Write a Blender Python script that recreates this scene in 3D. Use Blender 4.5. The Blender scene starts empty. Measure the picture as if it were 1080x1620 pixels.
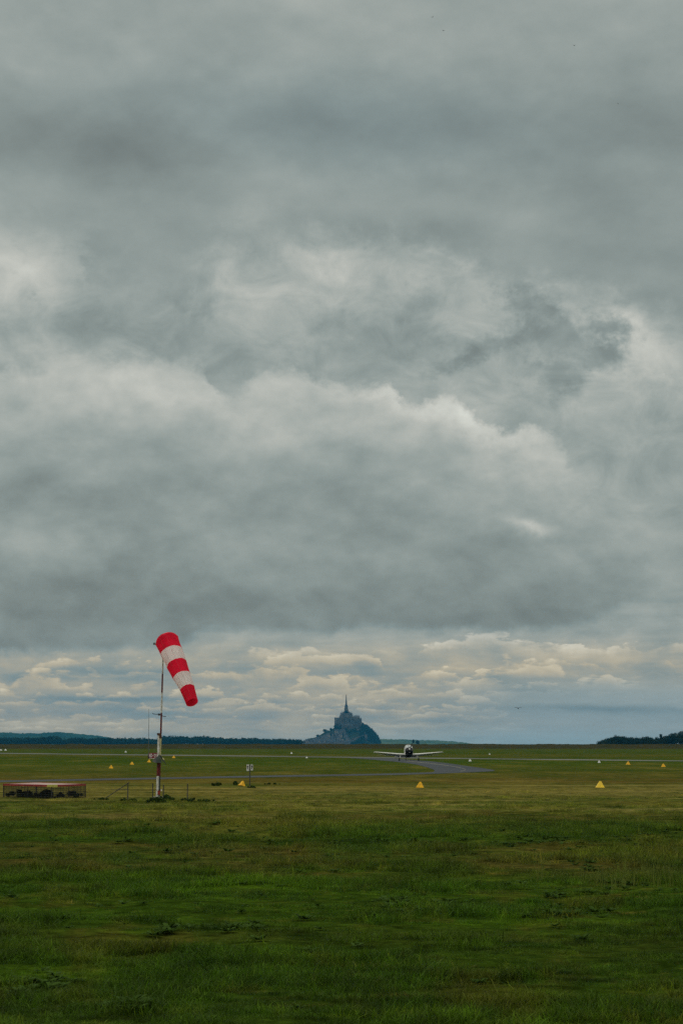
import bpy, bmesh, math, random
import numpy as np
from mathutils import Vector, Matrix
R = math.radians
scene = bpy.context.scene
COL = scene.collection
random.seed(7); rng = np.random.default_rng(7)

# ------------------------------------------------------------------ camera
F = 4357.0; CX, CY, HZ = 540.0, 810.0, 1177.0     # focal length, centre and horizon of a 1080 x 1620 frame
H = 2.2                                            # eye height, m
PITCH = math.atan((HZ - CY) / F)
cd = bpy.data.cameras.new('camera'); cam = bpy.data.objects.new('camera', cd); COL.objects.link(cam)
cam.location = (0, 0, H); cam.rotation_euler = (math.pi / 2 + PITCH, 0, 0)
cd.sensor_fit = 'VERTICAL'; cd.sensor_height = 36; cd.lens = 36 * F / 1620
cd.clip_start = 0.5; cd.clip_end = 60000
scene.camera = cam
scene.view_settings.view_transform = 'Standard'; scene.view_settings.look = 'None'
scene.view_settings.exposure = 0.0; scene.view_settings.gamma = 1.0
scene.cycles.use_denoising = False; scene.cycles.max_bounces = 6; scene.cycles.volume_bounces = 1; scene.cycles.transparent_max_bounces = 12

def ray(x, y):
    """direction (unit y) of a point of the photograph"""
    a, b = (x - CX) / F, (CY - y) / F
    c, s = math.cos(PITCH), math.sin(PITCH)
    d = Vector((a, c - b * s, s + b * c))
    return d / d.y
def at(x, y, Y):
    d = ray(x, y); return Vector((d.x * Y, Y, H + d.z * Y))
def gnd(x, y, z=0.0):
    d = ray(x, y); t = (z - H) / d.z
    return Vector((d.x * t, t, z))
def sky_xy(x, y):
    """angular sky coordinates of a direction, in units of 1/F rad, laid so that they read about like the photo's"""
    d = ray(x, y).normalized()
    return 540 + F * math.atan2(d.x, d.y), 1177 - F * math.asin(d.z)

# ------------------------------------------------------------------ node helper
class E:
    nt = None
    def __init__(s, sock): s.s = sock
    @staticmethod
    def m(op, *a):
        n = E.nt.nodes.new('ShaderNodeMath'); n.operation = op
        for i, v in enumerate(a):
            if isinstance(v, E): E.nt.links.new(v.s, n.inputs[i])
            else: n.inputs[i].default_value = v
        return E(n.outputs[0])
    def __add__(s, o): return E.m('ADD', s, o)
    __radd__ = __add__
    def __sub__(s, o): return E.m('SUBTRACT', s, o)
    def __rsub__(s, o): return E.m('SUBTRACT', o, s)
    def __mul__(s, o): return E.m('MULTIPLY', s, o)
    __rmul__ = __mul__
    def __truediv__(s, o): return E.m('DIVIDE', s, o)
    def __rtruediv__(s, o): return E.m('DIVIDE', o, s)
def setin(sock, v):
    if isinstance(v, E): E.nt.links.new(v.s, sock)
    else: sock.default_value = v
def sstep(a, b, x, lo=0.0, hi=1.0, kind='SMOOTHSTEP'):
    n = E.nt.nodes.new('ShaderNodeMapRange'); n.interpolation_type = kind
    setin(n.inputs[0], x); setin(n.inputs[1], a); setin(n.inputs[2], b); setin(n.inputs[3], lo); setin(n.inputs[4], hi)
    return E(n.outputs[0])
def lin(a, b, x, lo=0.0, hi=1.0): return sstep(a, b, x, lo, hi, 'LINEAR')
def vec(x, y, z=0.0):
    n = E.nt.nodes.new('ShaderNodeCombineXYZ')
    for i, v in enumerate((x, y, z)): setin(n.inputs[i], v)
    return E(n.outputs[0])
def noise(v, scale=1.0, detail=6.0, rough=0.55, dist=0.0, out='Fac', lac=2.0):
    n = E.nt.nodes.new('ShaderNodeTexNoise'); n.noise_dimensions = '3D'
    setin(n.inputs['Vector'], v); n.inputs['Scale'].default_value = scale; n.inputs['Detail'].default_value = detail
    n.inputs['Roughness'].default_value = rough; n.inputs['Distortion'].default_value = dist; n.inputs['Lacunarity'].default_value = lac
    return E(n.outputs[out])
def split(v):
    n = E.nt.nodes.new('ShaderNodeSeparateXYZ'); setin(n.inputs[0], v); return [E(o) for o in n.outputs]
def curve(x, pts):
    """piecewise smooth curve through (x, y) pairs"""
    x0, x1 = pts[0][0], pts[-1][0]; ys = [p[1] for p in pts]; y0, y1 = min(ys), max(ys)
    if y1 == y0: y1 = y0 + 1e-3
    n = E.nt.nodes.new('ShaderNodeFloatCurve'); c = n.mapping.curves[0]
    q = [((p[0] - x0) / (x1 - x0), (p[1] - y0) / (y1 - y0)) for p in pts]
    c.points[0].location = q[0]; c.points[1].location = q[-1]
    for p in q[1:-1]: c.points.new(*p)
    n.mapping.update()
    setin(n.inputs['Value'], lin(x0, x1, x))
    return E(n.outputs[0]) * (y1 - y0) + y0
def mixf(f, a, b):
    n = E.nt.nodes.new('ShaderNodeMix'); n.data_type = 'FLOAT'
    setin(n.inputs[0], f); setin(n.inputs[2], a); setin(n.inputs[3], b); return E(n.outputs[0])
def mixc(f, a, b, mode='MIX'):
    n = E.nt.nodes.new('ShaderNodeMix'); n.data_type = 'RGBA'; n.blend_type = mode
    setin(n.inputs[0], f)
    for i, v in ((6, a), (7, b)):
        if isinstance(v, E): E.nt.links.new(v.s, n.inputs[i])
        else: n.inputs[i].default_value = (*v[:3], 1)
    return E(n.outputs[2])
def ramp(x, stops):
    n = E.nt.nodes.new('ShaderNodeValToRGB'); r = n.color_ramp
    while len(r.elements) < len(stops): r.elements.new(0.5)
    for e, (p, c) in zip(r.elements, stops): e.position = p; e.color = (*c, 1)
    setin(n.inputs[0], x); return E(n.outputs[0])
def s2l(c):
    return tuple(((v / 255) / 12.92 if v / 255 < .04045 else ((v / 255 + .055) / 1.055) ** 2.4) for v in c)

# ------------------------------------------------------------------ world: cloud cover over a Nishita sky
SUN_AZ, SUN_EL = R(-17), R(44)
w = bpy.data.worlds.new('World'); scene.world = w; w.use_nodes = True
nt = w.node_tree; nt.nodes.clear(); E.nt = nt
wout = nt.nodes.new('ShaderNodeOutputWorld'); bg = nt.nodes.new('ShaderNodeBackground')
bg.inputs['Strength'].default_value = 0.1
nt.links.new(bg.outputs[0], wout.inputs[0])
sk = nt.nodes.new('ShaderNodeTexSky'); sk.sky_type = 'NISHITA'; sk.sun_disc = False
sk.sun_elevation = SUN_EL; sk.sun_rotation = SUN_AZ
tc = nt.nodes.new('ShaderNodeTexCoord')
dx, dy, dz = split(E(tc.outputs['Generated']))
az = E.m('ARCTAN2', dx, dy); el = E.m('ARCSINE', E.m('MINIMUM', E.m('MAXIMUM', dz, -1.0), 1.0))
px = az * F + 540.0; py = 1177.0 - el * F
# warps: wide, middle and fine billows
P = vec(px, py)
nA = split(noise(vec(px / 230, py / 200, 3.1), detail=3, rough=.5, out='Color'))
nB = split(noise(vec(px / 70, py / 60, 9.7), detail=7, rough=.6, out='Color'))
ax, ay = (nA[0] - .5) * 2, (nA[1] - .5) * 2
bx_, by_ = (nB[0] - .5) * 2, (nB[1] - .5) * 2
x1 = px + ax * 45 + bx_ * 22; y1 = py + ay * 38 + by_ * 22      # soft masses
nC = split(noise(vec(px / 26, py / 22, 15.2), detail=6, rough=.62, out='Color'))
cx_, cy_ = (nC[0] - .5) * 2, (nC[1] - .5) * 2
x2 = px + ax * 12 + bx_ * 40 + cx_ * 16; y2 = py + ay * 8 + by_ * 34 + cy_ * 14       # edges
def blob(X, Y, x, y, rx, ry, ang=0.0, amp=1.0, edge=None):
    x, y = sky_xy(x, y); c, s = math.cos(R(ang)), math.sin(R(ang))
    u, v = X - x, Y - y
    a = (u * c + v * s) / rx; b = (v * c - u * s) / ry
    d2 = a * a + b * b
    if edge is None: return E.m('POWER', 2.718, d2 * -1.0) * amp
    return sstep(1.0 + edge, 1.0 - edge, d2) * amp
def pts(l): return [(sky_xy(a, b)[0], sky_xy(a, b)[1]) for a, b in l]
def ycurve(Y, l): return curve(Y, [(sky_xy(540, a)[1], b) for a, b in l])
# wide tone of each layer (display value) against height
V_mid = ycurve(y1, [(200, .585), (330, .60), (400, .635), (460, .625), (540, .605), (600, .605), (700, .585), (800, .56), (900, .54)])
V_veil = ycurve(y1, [(-300, .66), (0, .585), (90, .565), (170, .530), (230, .515), (290, .545), (350, .545), (400, .535), (560, .53)])
# scattered soft lights and darks of the middle layer
mid = [(20, 425, 110, 62, 5, .09), (60, 540, 70, 40, 30, .045), (60, 500, 120, 26, 0, -.05), (70, 590, 130, 30, 0, -.02), (400, 540, 80, 34, 0, -.03), (330, 560, 60, 40, 0, -.02), (120, 460, 50, 90, 0, -.06), (270, 500, 60, 60, 0, -.075), (170, 530, 60, 40, 0, -.03),
       (500, 420, 90, 40, -20, .03), (430, 500, 70, 50, 0, .015), (300, 440, 50, 40, 0, -.02), (425, 410, 26, 22, 20, -.05),
       (800, 490, 80, 30, 0, .045), (985, 535, 75, 45, 15, .14), (960, 590, 60, 40, 0, .05), (1060, 470, 60, 40, 0, -.03), (450, 560, 120, 60, 0, -.005),
       (560, 570, 90, 45, -30, -.035), (990, 640, 90, 50, 0, -.01), (880, 640, 60, 40, 0, .0)]
for x, y, rx, ry, an, am in mid: V_mid = V_mid + blob(x1, y1, x, y, rx, ry, an, am)
# ragged dark scud in front of it
def scud(lst, X, Y, thr=.5):
    s = None
    for x, y, rx, ry, an in lst:
        b = blob(X, Y, x, y, rx, ry, an); s = b if s is None else E.m('MAXIMUM', s, b)
    return s
fine = noise(vec(px / 38, py / 32, 1.7), detail=8, rough=.62)
fine2 = noise(vec(px / 14, py / 12, 4.7), detail=5, rough=.6)
s1 = scud([(845, 490, 66, 34, 10), (880, 535, 95, 50, 15), (800, 540, 80, 22, -12), (965, 525, 48, 26, 20), (890, 590, 56, 40, 0), (740, 566, 70, 14, -15), (940, 560, 60, 30, 0)], x2, y2)
s2 = scud([(655, 490, 62, 44, -25), (610, 555, 100, 48, -20), (540, 510, 60, 36, 0), (650, 540, 70, 40, 0)], x2, y2)
s3 = scud([(272, 480, 46, 40, 0), (240, 530, 40, 20, -30), (330, 490, 20, 34, 0)], x2, y2)
V_mid = mixf(sstep(.10, 1.15, s1 * 1.1 + (fine - .5) * 1.7 + (fine2 - .5) * .5) * (.65 + .5 * fine), V_mid, .495)
V_mid = mixf(sstep(.10, 1.2, s2 + (fine - .5) * 1.3 + (fine2 - .5) * .3) * (.45 + .5 * fine), V_mid, .51)
V_mid = mixf(sstep(.10, 1.2, s3 + (fine - .5) * 1.2) * (.4 + .5 * fine), V_mid, .51)
# veil above: lower edge
wisp = noise(vec(px / 95, py / 70, 81.0), detail=9, rough=.62, dist=.6)
e3 = curve(x2 + (wisp - .5) * 190 * sstep(460.0, 330.0, px) + cx_ * 14, pts([(-700, 420), (-200, 380), (-60, 372), (20, 372), (80, 392), (140, 440), (190, 492), (250, 478), (310, 452), (370, 414), (430, 390), (490, 382), (550, 386), (640, 402), (720, 424), (800, 448), (880, 466), (960, 478), (1020, 500), (1080, 520), (1500, 540)]))
veil_b = [(205, 250, 120, 60, 10, -.060), (480, 190, 120, 36, 5, -.028), (300, 180, 60, 20, 20, .015), (700, 210, 230, 45, 0, -.010), (1010, 180, 140, 60, 20, -.015), (930, 300, 130, 60, 15, -.03), (610, 300, 160, 45, 10, .012),
          (420, 255, 90, 26, 30, .022), (60, 200, 120, 60, 0, -.02), (100, 110, 170, 40, 0, .014), (200, 20, 120, 40, 0, -.015), (650, 372, 120, 18, 6, -.035), (830, 380, 60, 50, 0, .035), (300, 330, 140, 30, 0, .01), (60, 300, 120, 40, 0, .015), (620, 60, 140, 50, 0, .015)]
for x, y, rx, ry, an, am in veil_b: V_veil = V_veil + blob(x1, y1, x, y, rx, ry, an, am)
dv = e3 - y2
veil = sstep(-24.0 - 26.0 * sstep(480.0, 380.0, px), 46.0 + 60.0 * sstep(480.0, 380.0, px), dv + (fine - .5) * 60 + (fine2 - .5) * 16 + (wisp - .5) * 170 * sstep(420.0, 60.0, px))
V_mid = V_mid + (wisp - .5) * .30 + (fine - .5) * .05
V = mixf(veil, V_mid, V_veil)
# the great bank: billowed top with a bright rim, darkening downwards
ridge = curve(px + bx_ * 30 + cx_ * 12, pts([(-700, 640), (-200, 600), (0, 590), (100, 575), (170, 568), (250, 572), (310, 578), (334, 600), (352, 628), (372, 628), (400, 600), (460, 587), (500, 603), (540, 618), (590, 608), (620, 618), (655, 640), (700, 634), (742, 652), (800, 682), (842, 672), (885, 712), (905, 762), (960, 790), (1030, 800), (1090, 775), (1500, 760)]))
dr = (py + by_ * 34 + cy_ * 12 + ay * 10) - ridge
dr = dr + (fine2 - .5) * 16 + (fine - .5) * 22 + E.m('ABSOLUTE', bx_) * 16 - 4
soft = E.m('MAXIMUM', 5.0, 9.0 + (wisp - .3) * 40 + blob(px, py, 905, 750, 60, 60, 0, 40.0) + blob(px, py, 150, 600, 300, 120, 0, 20.0) + blob(px, py, 1010, 790, 130, 90, 0, 55.0))
bank = E.m('SMOOTH_MIN', 1.0, E.m('MAXIMUM', (dr + soft * .5) / soft, 0.0), .3)
V_bank = curve(y1, [(sky_xy(540, a)[1], b) for a, b in [(560, .625), (640, .615), (700, .585), (800, .54), (880, .515), (950, .49), (1000, .475), (1060, .48)]])
rim = E.m('POWER', 2.718, E.m('MAXIMUM', dr, 0.0) * (-1 / 48.0))
rim_amt = .035 + blob(px, py, 810, 700, 150, 70, 28, .15) + blob(px, py, 600, 620, 120, 60, 0, .07) + blob(px, py, 200, 600, 130, 50, 0, .05)
V_bank = V_bank + rim * rim_amt * (.35 + 1.3 * wisp)
bk = [(760, 730, 110, 60, 30, .035), (700, 660, 60, 30, 20, .015), (1010, 745, 85, 60, 10, -.055), (960, 740, 60, 20, 0, -.03), (880, 780, 50, 40, 0, .02), (850, 828, 38, 9, 16, .13), (830, 822, 60, 24, 10, .04), (1040, 800, 60, 40, 0, .035), (980, 870, 110, 50, 0, .03), (1070, 900, 80, 50, 0, .01),
      (80, 720, 140, 50, 0, -.03), (200, 780, 180, 40, 8, -.02), (60, 860, 60, 40, 30, .03), (120, 900, 70, 30, 40, .015), (300, 640, 120, 40, 10, .03), (420, 650, 80, 50, 0, .015), (640, 800, 200, 60, 10, -.01),
      (600, 880, 80, 22, 0, .03), (560, 830, 120, 24, 0, -.015), (170, 960, 150, 50, 0, -.03), (450, 970, 180, 30, 0, -.02), (760, 970, 130, 28, 0, -.02), (1050, 930, 70, 40, 0, .05), (330, 900, 200, 40, 0, .01), (300, 860, 60, 24, 0, .015), (760, 600, 60, 40, 0, 0.0)]
for x, y, rx, ry, an, am in bk: V_bank = V_bank + blob(x1, y1, x, y, rx, ry, an, am)
big = noise(vec(px / 130, py / 75, 21.3), detail=7, rough=.55)
mids = noise(vec(px / 48, py / 30, 27.3), detail=8, rough=.6, dist=.4)
V_bank = V_bank + .008 + (big - .5) * .20 + (mids - .5) * .06 + (wisp - .5) * .07
# relief of the billows: the side that faces up is lit
rel = noise(vec(px / 60, (py - 9) / 42, 33.0), detail=6, rough=.5) - noise(vec(px / 60, (py + 9) / 42, 33.0), detail=6, rough=.5)
relA = noise(vec(px / 150, (py - 14) / 100, 53.0), detail=5, rough=.5) - noise(vec(px / 150, (py + 14) / 100, 53.0), detail=5, rough=.5)
V_bank = V_bank - relA * .15 - rel * .05
V = V + veil * ((noise(vec(px / 150, py / 90, 91.3), detail=7, rough=.58) - .5) * .12) - relA * .08 - rel * .05 * (1.0 - veil * .7)
V = mixf(bank, V, V_bank)
# broken, lit cumulus between the bank's base and the horizon
e2 = curve(x2, pts([(-700, 1040), (-200, 1036), (0, 1034), (100, 1030), (190, 1030), (260, 1026), (330, 1002), (370, 997), (430, 1006), (500, 1004), (600, 992), (640, 996), (740, 1002), (860, 1000), (930, 985), (985, 958), (1040, 946), (1090, 942), (1500, 940)]))
low_m = sstep(-14.0, 10.0, (py + by_ * 16 + (fine - .5) * 22) - e2)
def fl(Y): return E.m('POWER', E.m('MAXIMUM', 1183.0 - Y, 2.0), .55) * .47        # billows flatten towards the horizon
cv = vec(px / 84, fl(py), 71.0)
c1 = noise(cv, detail=8, rough=.56, dist=.3)
#c1u = noise(vec(px / 84, fl(py - 5), 71.0), detail=8, rough=.56, dist=.3)
streak = noise(vec(px / 190, py / 15, 5.0), detail=5, rough=.5)
V_low = curve(py, [(sky_xy(540, a)[1], b) for a, b in [(930, .60), (1000, .625), (1040, .635), (1090, .62), (1130, .625), (1160, .64), (1177, .63), (1200, .60)]])
V_low = V_low - .030 + (streak - .5) * .12 + (c1 - .5) * .26
for yb, hh, wx_, sd_ in ((1156, 9, 70, 1.3), (1147, 11, 60, 41.3), (1138, 12, 66, 4.1), (1126, 15, 62, 7.7), (1115, 18, 74, 51.7), (1103, 20, 70, 12.9), (1088, 24, 80, 17.1), (1072, 26, 84, 61.1), (1054, 30, 96, 22.3), (1034, 32, 110, 28.9)):
    ybs = sky_xy(540, yb)[1]; sc_ = hh / 26.0
    top = noise(vec(px / (wx_ * 1.3), sd_, .5), detail=3, rough=.5)
    puff = noise(vec(px / (34 * sc_ + 10), py / (12 * sc_ + 3), sd_), detail=7, rough=.6)
    dtop = py - (ybs - (top - .42) * hh * 3.8) + (puff - .5) * hh * 2.4
    base = noise(vec(px / 50, sd_ + 3, 1.5), detail=4, rough=.6)
    m_ = sstep(-.6, 2.5 + 4.0 * sc_, dtop) * sstep(4.0 * sc_ + 2, -8.0 * sc_ - 3, py - ybs + (base - .5) * hh * 1.1 + (puff - .5) * hh * .5)
    fade = E.m('POWER', 2.718, E.m('MAXIMUM', dtop, 0.0) * (-1.0 / (hh * .75)))
    val = .590 + fade * .185 + (puff - .5) * .26 + (c1 - .5) * .34 + (streak - .5) * .08
    V_low = mixf(m_ * sstep(.30, .52, c1 + (top - .5) * .4, .25, .92), V_low, val)
right = sstep(640.0, 900.0, px) * sstep(1058.0, 1105.0, py + by_ * 10)
V_low = mixf(right * .82, V_low, .62 + (streak - .5) * .04)
lb = [(160, 1106, 130, 7, 0, -.10), (30, 1075, 60, 9, 0, -.05), (150, 1063, 120, 11, 0, -.06), (960, 1121, 150, 6, 1, -.10), (845, 1088, 90, 20, 0, -.04), (600, 1062, 60, 14, 0, -.05), (240, 1132, 70, 8, 0, -.04),
      (20, 1100, 70, 18, 30, .05), (560, 1103, 70, 16, 0, .07), (880, 1035, 80, 16, 5, .05), (640, 1148, 90, 4, 0, .07), (150, 1150, 250, 10, 0, .03)]
x3 = px + bx_ * 10; y3 = py + by_ * 5
for x, y, rx, ry, an, am in lb: V_low = V_low + blob(x3, y3, x, y, rx, ry, an, am)
V = mixf(low_m, V, V_low)
V = V + (noise(vec(px / 24, py / 20, 2.0), detail=4) - .5) * .014
# above and behind the part of the sky ahead, the unseen cover is brightened to light surfaces facing the camera
up = sstep(0.27, 1.0, el)
V = V + E.m('MAXIMUM', up, sstep(.5, -.5, dy)) * .27
V = E.m('MINIMUM', E.m('MAXIMUM', V, .30), .97)
# tone to colour: greenish slate in the thick parts, warm cream where lit through
Lm = E.m('POWER', V + .030, 2.2)
hi = sstep(.50, .74, V)
tint = mixc(hi, (0.895, 1.05, .985), (1.005, 1.02, 0.92))
warm = sstep(985.0, 1060.0, py) * sstep(.52, .68, V) * (1.0 - right * .9)
tint = mixc(warm, tint, (1.19, 1.03, 0.72))
blue = E.m('MAXIMUM', sstep(.565, .49, V) * low_m * .65, blob(px, y3, 830, 1172, 330, 22, 0, .75))
blue = E.m('MAXIMUM', blue, blob(x1, y1, 560, 195, 330, 70, 4, .30))
blue = E.m('MAXIMUM', blue, right * .22)
tint = mixc(blue, tint, (0.76, 1.06, 1.12))
Lv = nt.nodes.new('ShaderNodeVectorMath'); Lv.operation = 'SCALE'
nt.links.new(tint.s, Lv.inputs[0]); setin(Lv.inputs['Scale'], Lm * 10.0)
cloud = E(Lv.outputs[0])
final = mixc(.97, E(sk.outputs[0]), cloud)
nt.links.new(final.s, bg.inputs['Color'])
w.cycles.sampling_method = 'MANUAL'; w.cycles.sample_map_resolution = 512

sl = bpy.data.lights.new('sun', 'SUN'); sl.energy = 1.0; sl.angle = R(14); sl.color = (1, .95, .87)
so = bpy.data.objects.new('sun', sl); COL.objects.link(so)
sd = Vector((math.sin(SUN_AZ) * math.cos(SUN_EL), math.cos(SUN_AZ) * math.cos(SUN_EL), math.sin(SUN_EL)))
so.rotation_euler = sd.to_track_quat('Z', 'Y').to_euler()

# ------------------------------------------------------------------ object helpers
def tag(o, label=None, cat=None, group=None, kind=None):
    if label: o['label'] = label
    if cat: o['category'] = cat
    if group: o['group'] = group
    if kind: o['kind'] = kind
    return o
def thing(name, label, cat, loc=(0, 0, 0), rot=(0, 0, 0), group=None):
    o = bpy.data.objects.new(name, None); COL.objects.link(o); o.location = loc; o.rotation_euler = rot
    o.empty_display_size = .2
    return tag(o, label, cat, group)
class MB:
    def __init__(s): s.v = []; s.f = []; s.m = []
    def add(s, vs, fs, mi=0):
        b = len(s.v); s.v += [tuple(v) for v in vs]
        for f in fs: s.f.append(tuple(b + i for i in f)); s.m.append(mi)
    def box(s, c, d, mi=0, rz=0.0, top=1.0):
        cx, cy, cz = c; hx, hy, hz = d[0] / 2, d[1] / 2, d[2] / 2; vs = []
        for z, k in ((-hz, 1), (hz, top)):
            for x, y in ((-hx, -hy), (hx, -hy), (hx, hy), (-hx, hy)):
                x *= k; y *= k
                vs.append((cx + x * math.cos(rz) - y * math.sin(rz), cy + x * math.sin(rz) + y * math.cos(rz), cz + z))
        s.add(vs, [(3, 2, 1, 0), (4, 5, 6, 7), (0, 1, 5, 4), (1, 2, 6, 5), (2, 3, 7, 6), (3, 0, 4, 7)], mi)
    def tube(s, path, rad, n=10, mi=0, caps=True):
        path = [Vector(p) for p in path]
        if not isinstance(rad, (list, tuple)): rad = [rad] * len(path)
        rings = []; b = len(s.v)
        for i, p in enumerate(path):
            t = (path[min(i + 1, len(path) - 1)] - path[max(i - 1, 0)]).normalized()
            u = t.cross(Vector((0, 1, 0)) if abs(t.y) < .9 else Vector((1, 0, 0))).normalized(); v = t.cross(u)
            for j in range(n):
                a = 2 * math.pi * j / n; s.v.append(tuple(p + (u * math.cos(a) + v * math.sin(a)) * rad[i]))
        for i in range(len(path) - 1):
            for j in range(n):
                k = (j + 1) % n; s.f.append((b + i * n + j, b + i * n + k, b + (i + 1) * n + k, b + (i + 1) * n + j)); s.m.append(mi)
        if caps:
            s.f.append(tuple(b + j for j in range(n))[::-1]); s.m.append(mi)
            e = b + (len(path) - 1) * n; s.f.append(tuple(e + j for j in range(n))); s.m.append(mi)
    def loft(s, rings, mi=0, caps=True):
        n = len(rings[0]); b = len(s.v)
        for r in rings: s.v += [tuple(p) for p in r]
        for i in range(len(rings) - 1):
            m = mi[i] if isinstance(mi, list) else mi
            for j in range(n):
                k = (j + 1) % n; s.f.append((b + i * n + j, b + i * n + k, b + (i + 1) * n + k, b + (i + 1) * n + j)); s.m.append(m)
        if caps:
            s.f.append(tuple(b + j for j in range(n))[::-1]); s.m.append(mi[0] if isinstance(mi, list) else mi)
            e = b + (len(rings) - 1) * n; s.f.append(tuple(e + j for j in range(n))); s.m.append(mi[-1] if isinstance(mi, list) else mi)
    def build(s, name, mats, parent=None, smooth=False, bevel=0.0, org=None):
        me = bpy.data.meshes.new(name)
        vs = s.v
        if org is not None: o_ = Vector(org); vs = [tuple(Vector(v) - o_) for v in s.v]
        me.from_pydata(vs, [], s.f)
        for m in (mats if isinstance(mats, (list, tuple)) else [mats]): me.materials.append(m)
        me.polygons.foreach_set('material_index', s.m)
        if smooth: me.polygons.foreach_set('use_smooth', [True] * len(me.polygons))
        me.update()
        o = bpy.data.objects.new(name, me); COL.objects.link(o)
        if org is not None: o.location = org
        if parent: o.parent = parent
        bm = bmesh.new(); bm.from_mesh(me); bmesh.ops.recalc_face_normals(bm, faces=bm.faces); bm.to_mesh(me); bm.free()
        if smooth:
            try: me.set_sharp_from_angle(angle=R(40))
            except Exception: pass
        if bevel:
            b = o.modifiers.new('bevel', 'BEVEL'); b.width = bevel; b.segments = 2; b.limit_method = 'ANGLE'
        return o

def mat(name, col, rough=.7, var=.15, scale=8.0, col2=None, metal=0.0, trans=0.0, spec=.2, bump=0.0, detail=5.0, coords='Object'):
    """painted / natural surface with procedural variation; trans = share of light let through"""
    m = bpy.data.materials.new(name); m.use_nodes = True; t = m.node_tree; E.nt = t
    p = t.nodes['Principled BSDF']; tcn = t.nodes.new('ShaderNodeTexCoord'); v = E(tcn.outputs[coords])
    n = noise(v, scale, detail, .6)
    c2 = col2 if col2 else tuple(c * (1 - 2 * var) for c in col)
    c = mixc(sstep(.35, .65, n), c2, col)
    t.links.new(c.s, p.inputs['Base Color']); p.inputs['Roughness'].default_value = rough
    p.inputs['Metallic'].default_value = metal; p.inputs['Specular IOR Level'].default_value = spec
    if bump:
        b = t.nodes.new('ShaderNodeBump'); b.inputs['Distance'].default_value = bump; t.links.new(n.s, b.inputs['Height']); t.links.new(b.outputs[0], p.inputs['Normal'])
    if trans:
        tr = t.nodes.new('ShaderNodeBsdfTranslucent'); t.links.new(c.s, tr.inputs[0]); mx = t.nodes.new('ShaderNodeMixShader')
        mx.inputs[0].default_value = trans; t.links.new(p.outputs[0], mx.inputs[1]); t.links.new(tr.outputs[0], mx.inputs[2])
        t.links.new(mx.outputs[0], t.nodes['Material Output'].inputs[0])
    return m

# numpy value noise
_perm = np.random.default_rng(3).random((256, 256))
def vn(x, y, s=0):
    x = np.asarray(x, float) + s * 17.3; y = np.asarray(y, float) + s * 7.7
    xi = np.floor(x).astype(int); yi = np.floor(y).astype(int); fx = x - xi; fy = y - yi
    fx = fx * fx * (3 - 2 * fx); fy = fy * fy * (3 - 2 * fy)
    g = lambda a, b: _perm[a % 256, b % 256]
    return (g(xi, yi) * (1 - fx) + g(xi + 1, yi) * fx) * (1 - fy) + (g(xi, yi + 1) * (1 - fx) + g(xi + 1, yi + 1) * fx) * fy
def fbm(x, y, o=4, s=0):
    r = 0; a = .5
    for i in range(o): r = r + a * (vn(np.asarray(x) * 2 ** i, np.asarray(y) * 2 ** i, s + i) - .5); a *= .5
    return r
def gz(x, y):
    """height of the near ground: gentle hummocks, flat from the taxiway on"""
    x = np.asarray(x, float); y = np.asarray(y, float)
    d = np.hypot(x, y); fade = np.clip((150 - d) / 50, 0, 1)
    z = fbm(x / 6, y / 6, 4, 1) * .16 + fbm(x / 1.3, y / 1.3, 3, 5) * .14 + fbm(x / .45, y / .45, 2, 9) * .04
    dt = (y - (60.5 + 1.2 * np.sin(x * .35) + x * .06)) / 1.1
    z = z - .10 * np.exp(-dt * dt) * np.clip((x + 4) / 3, 0, 1)
    return z * fade

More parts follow.
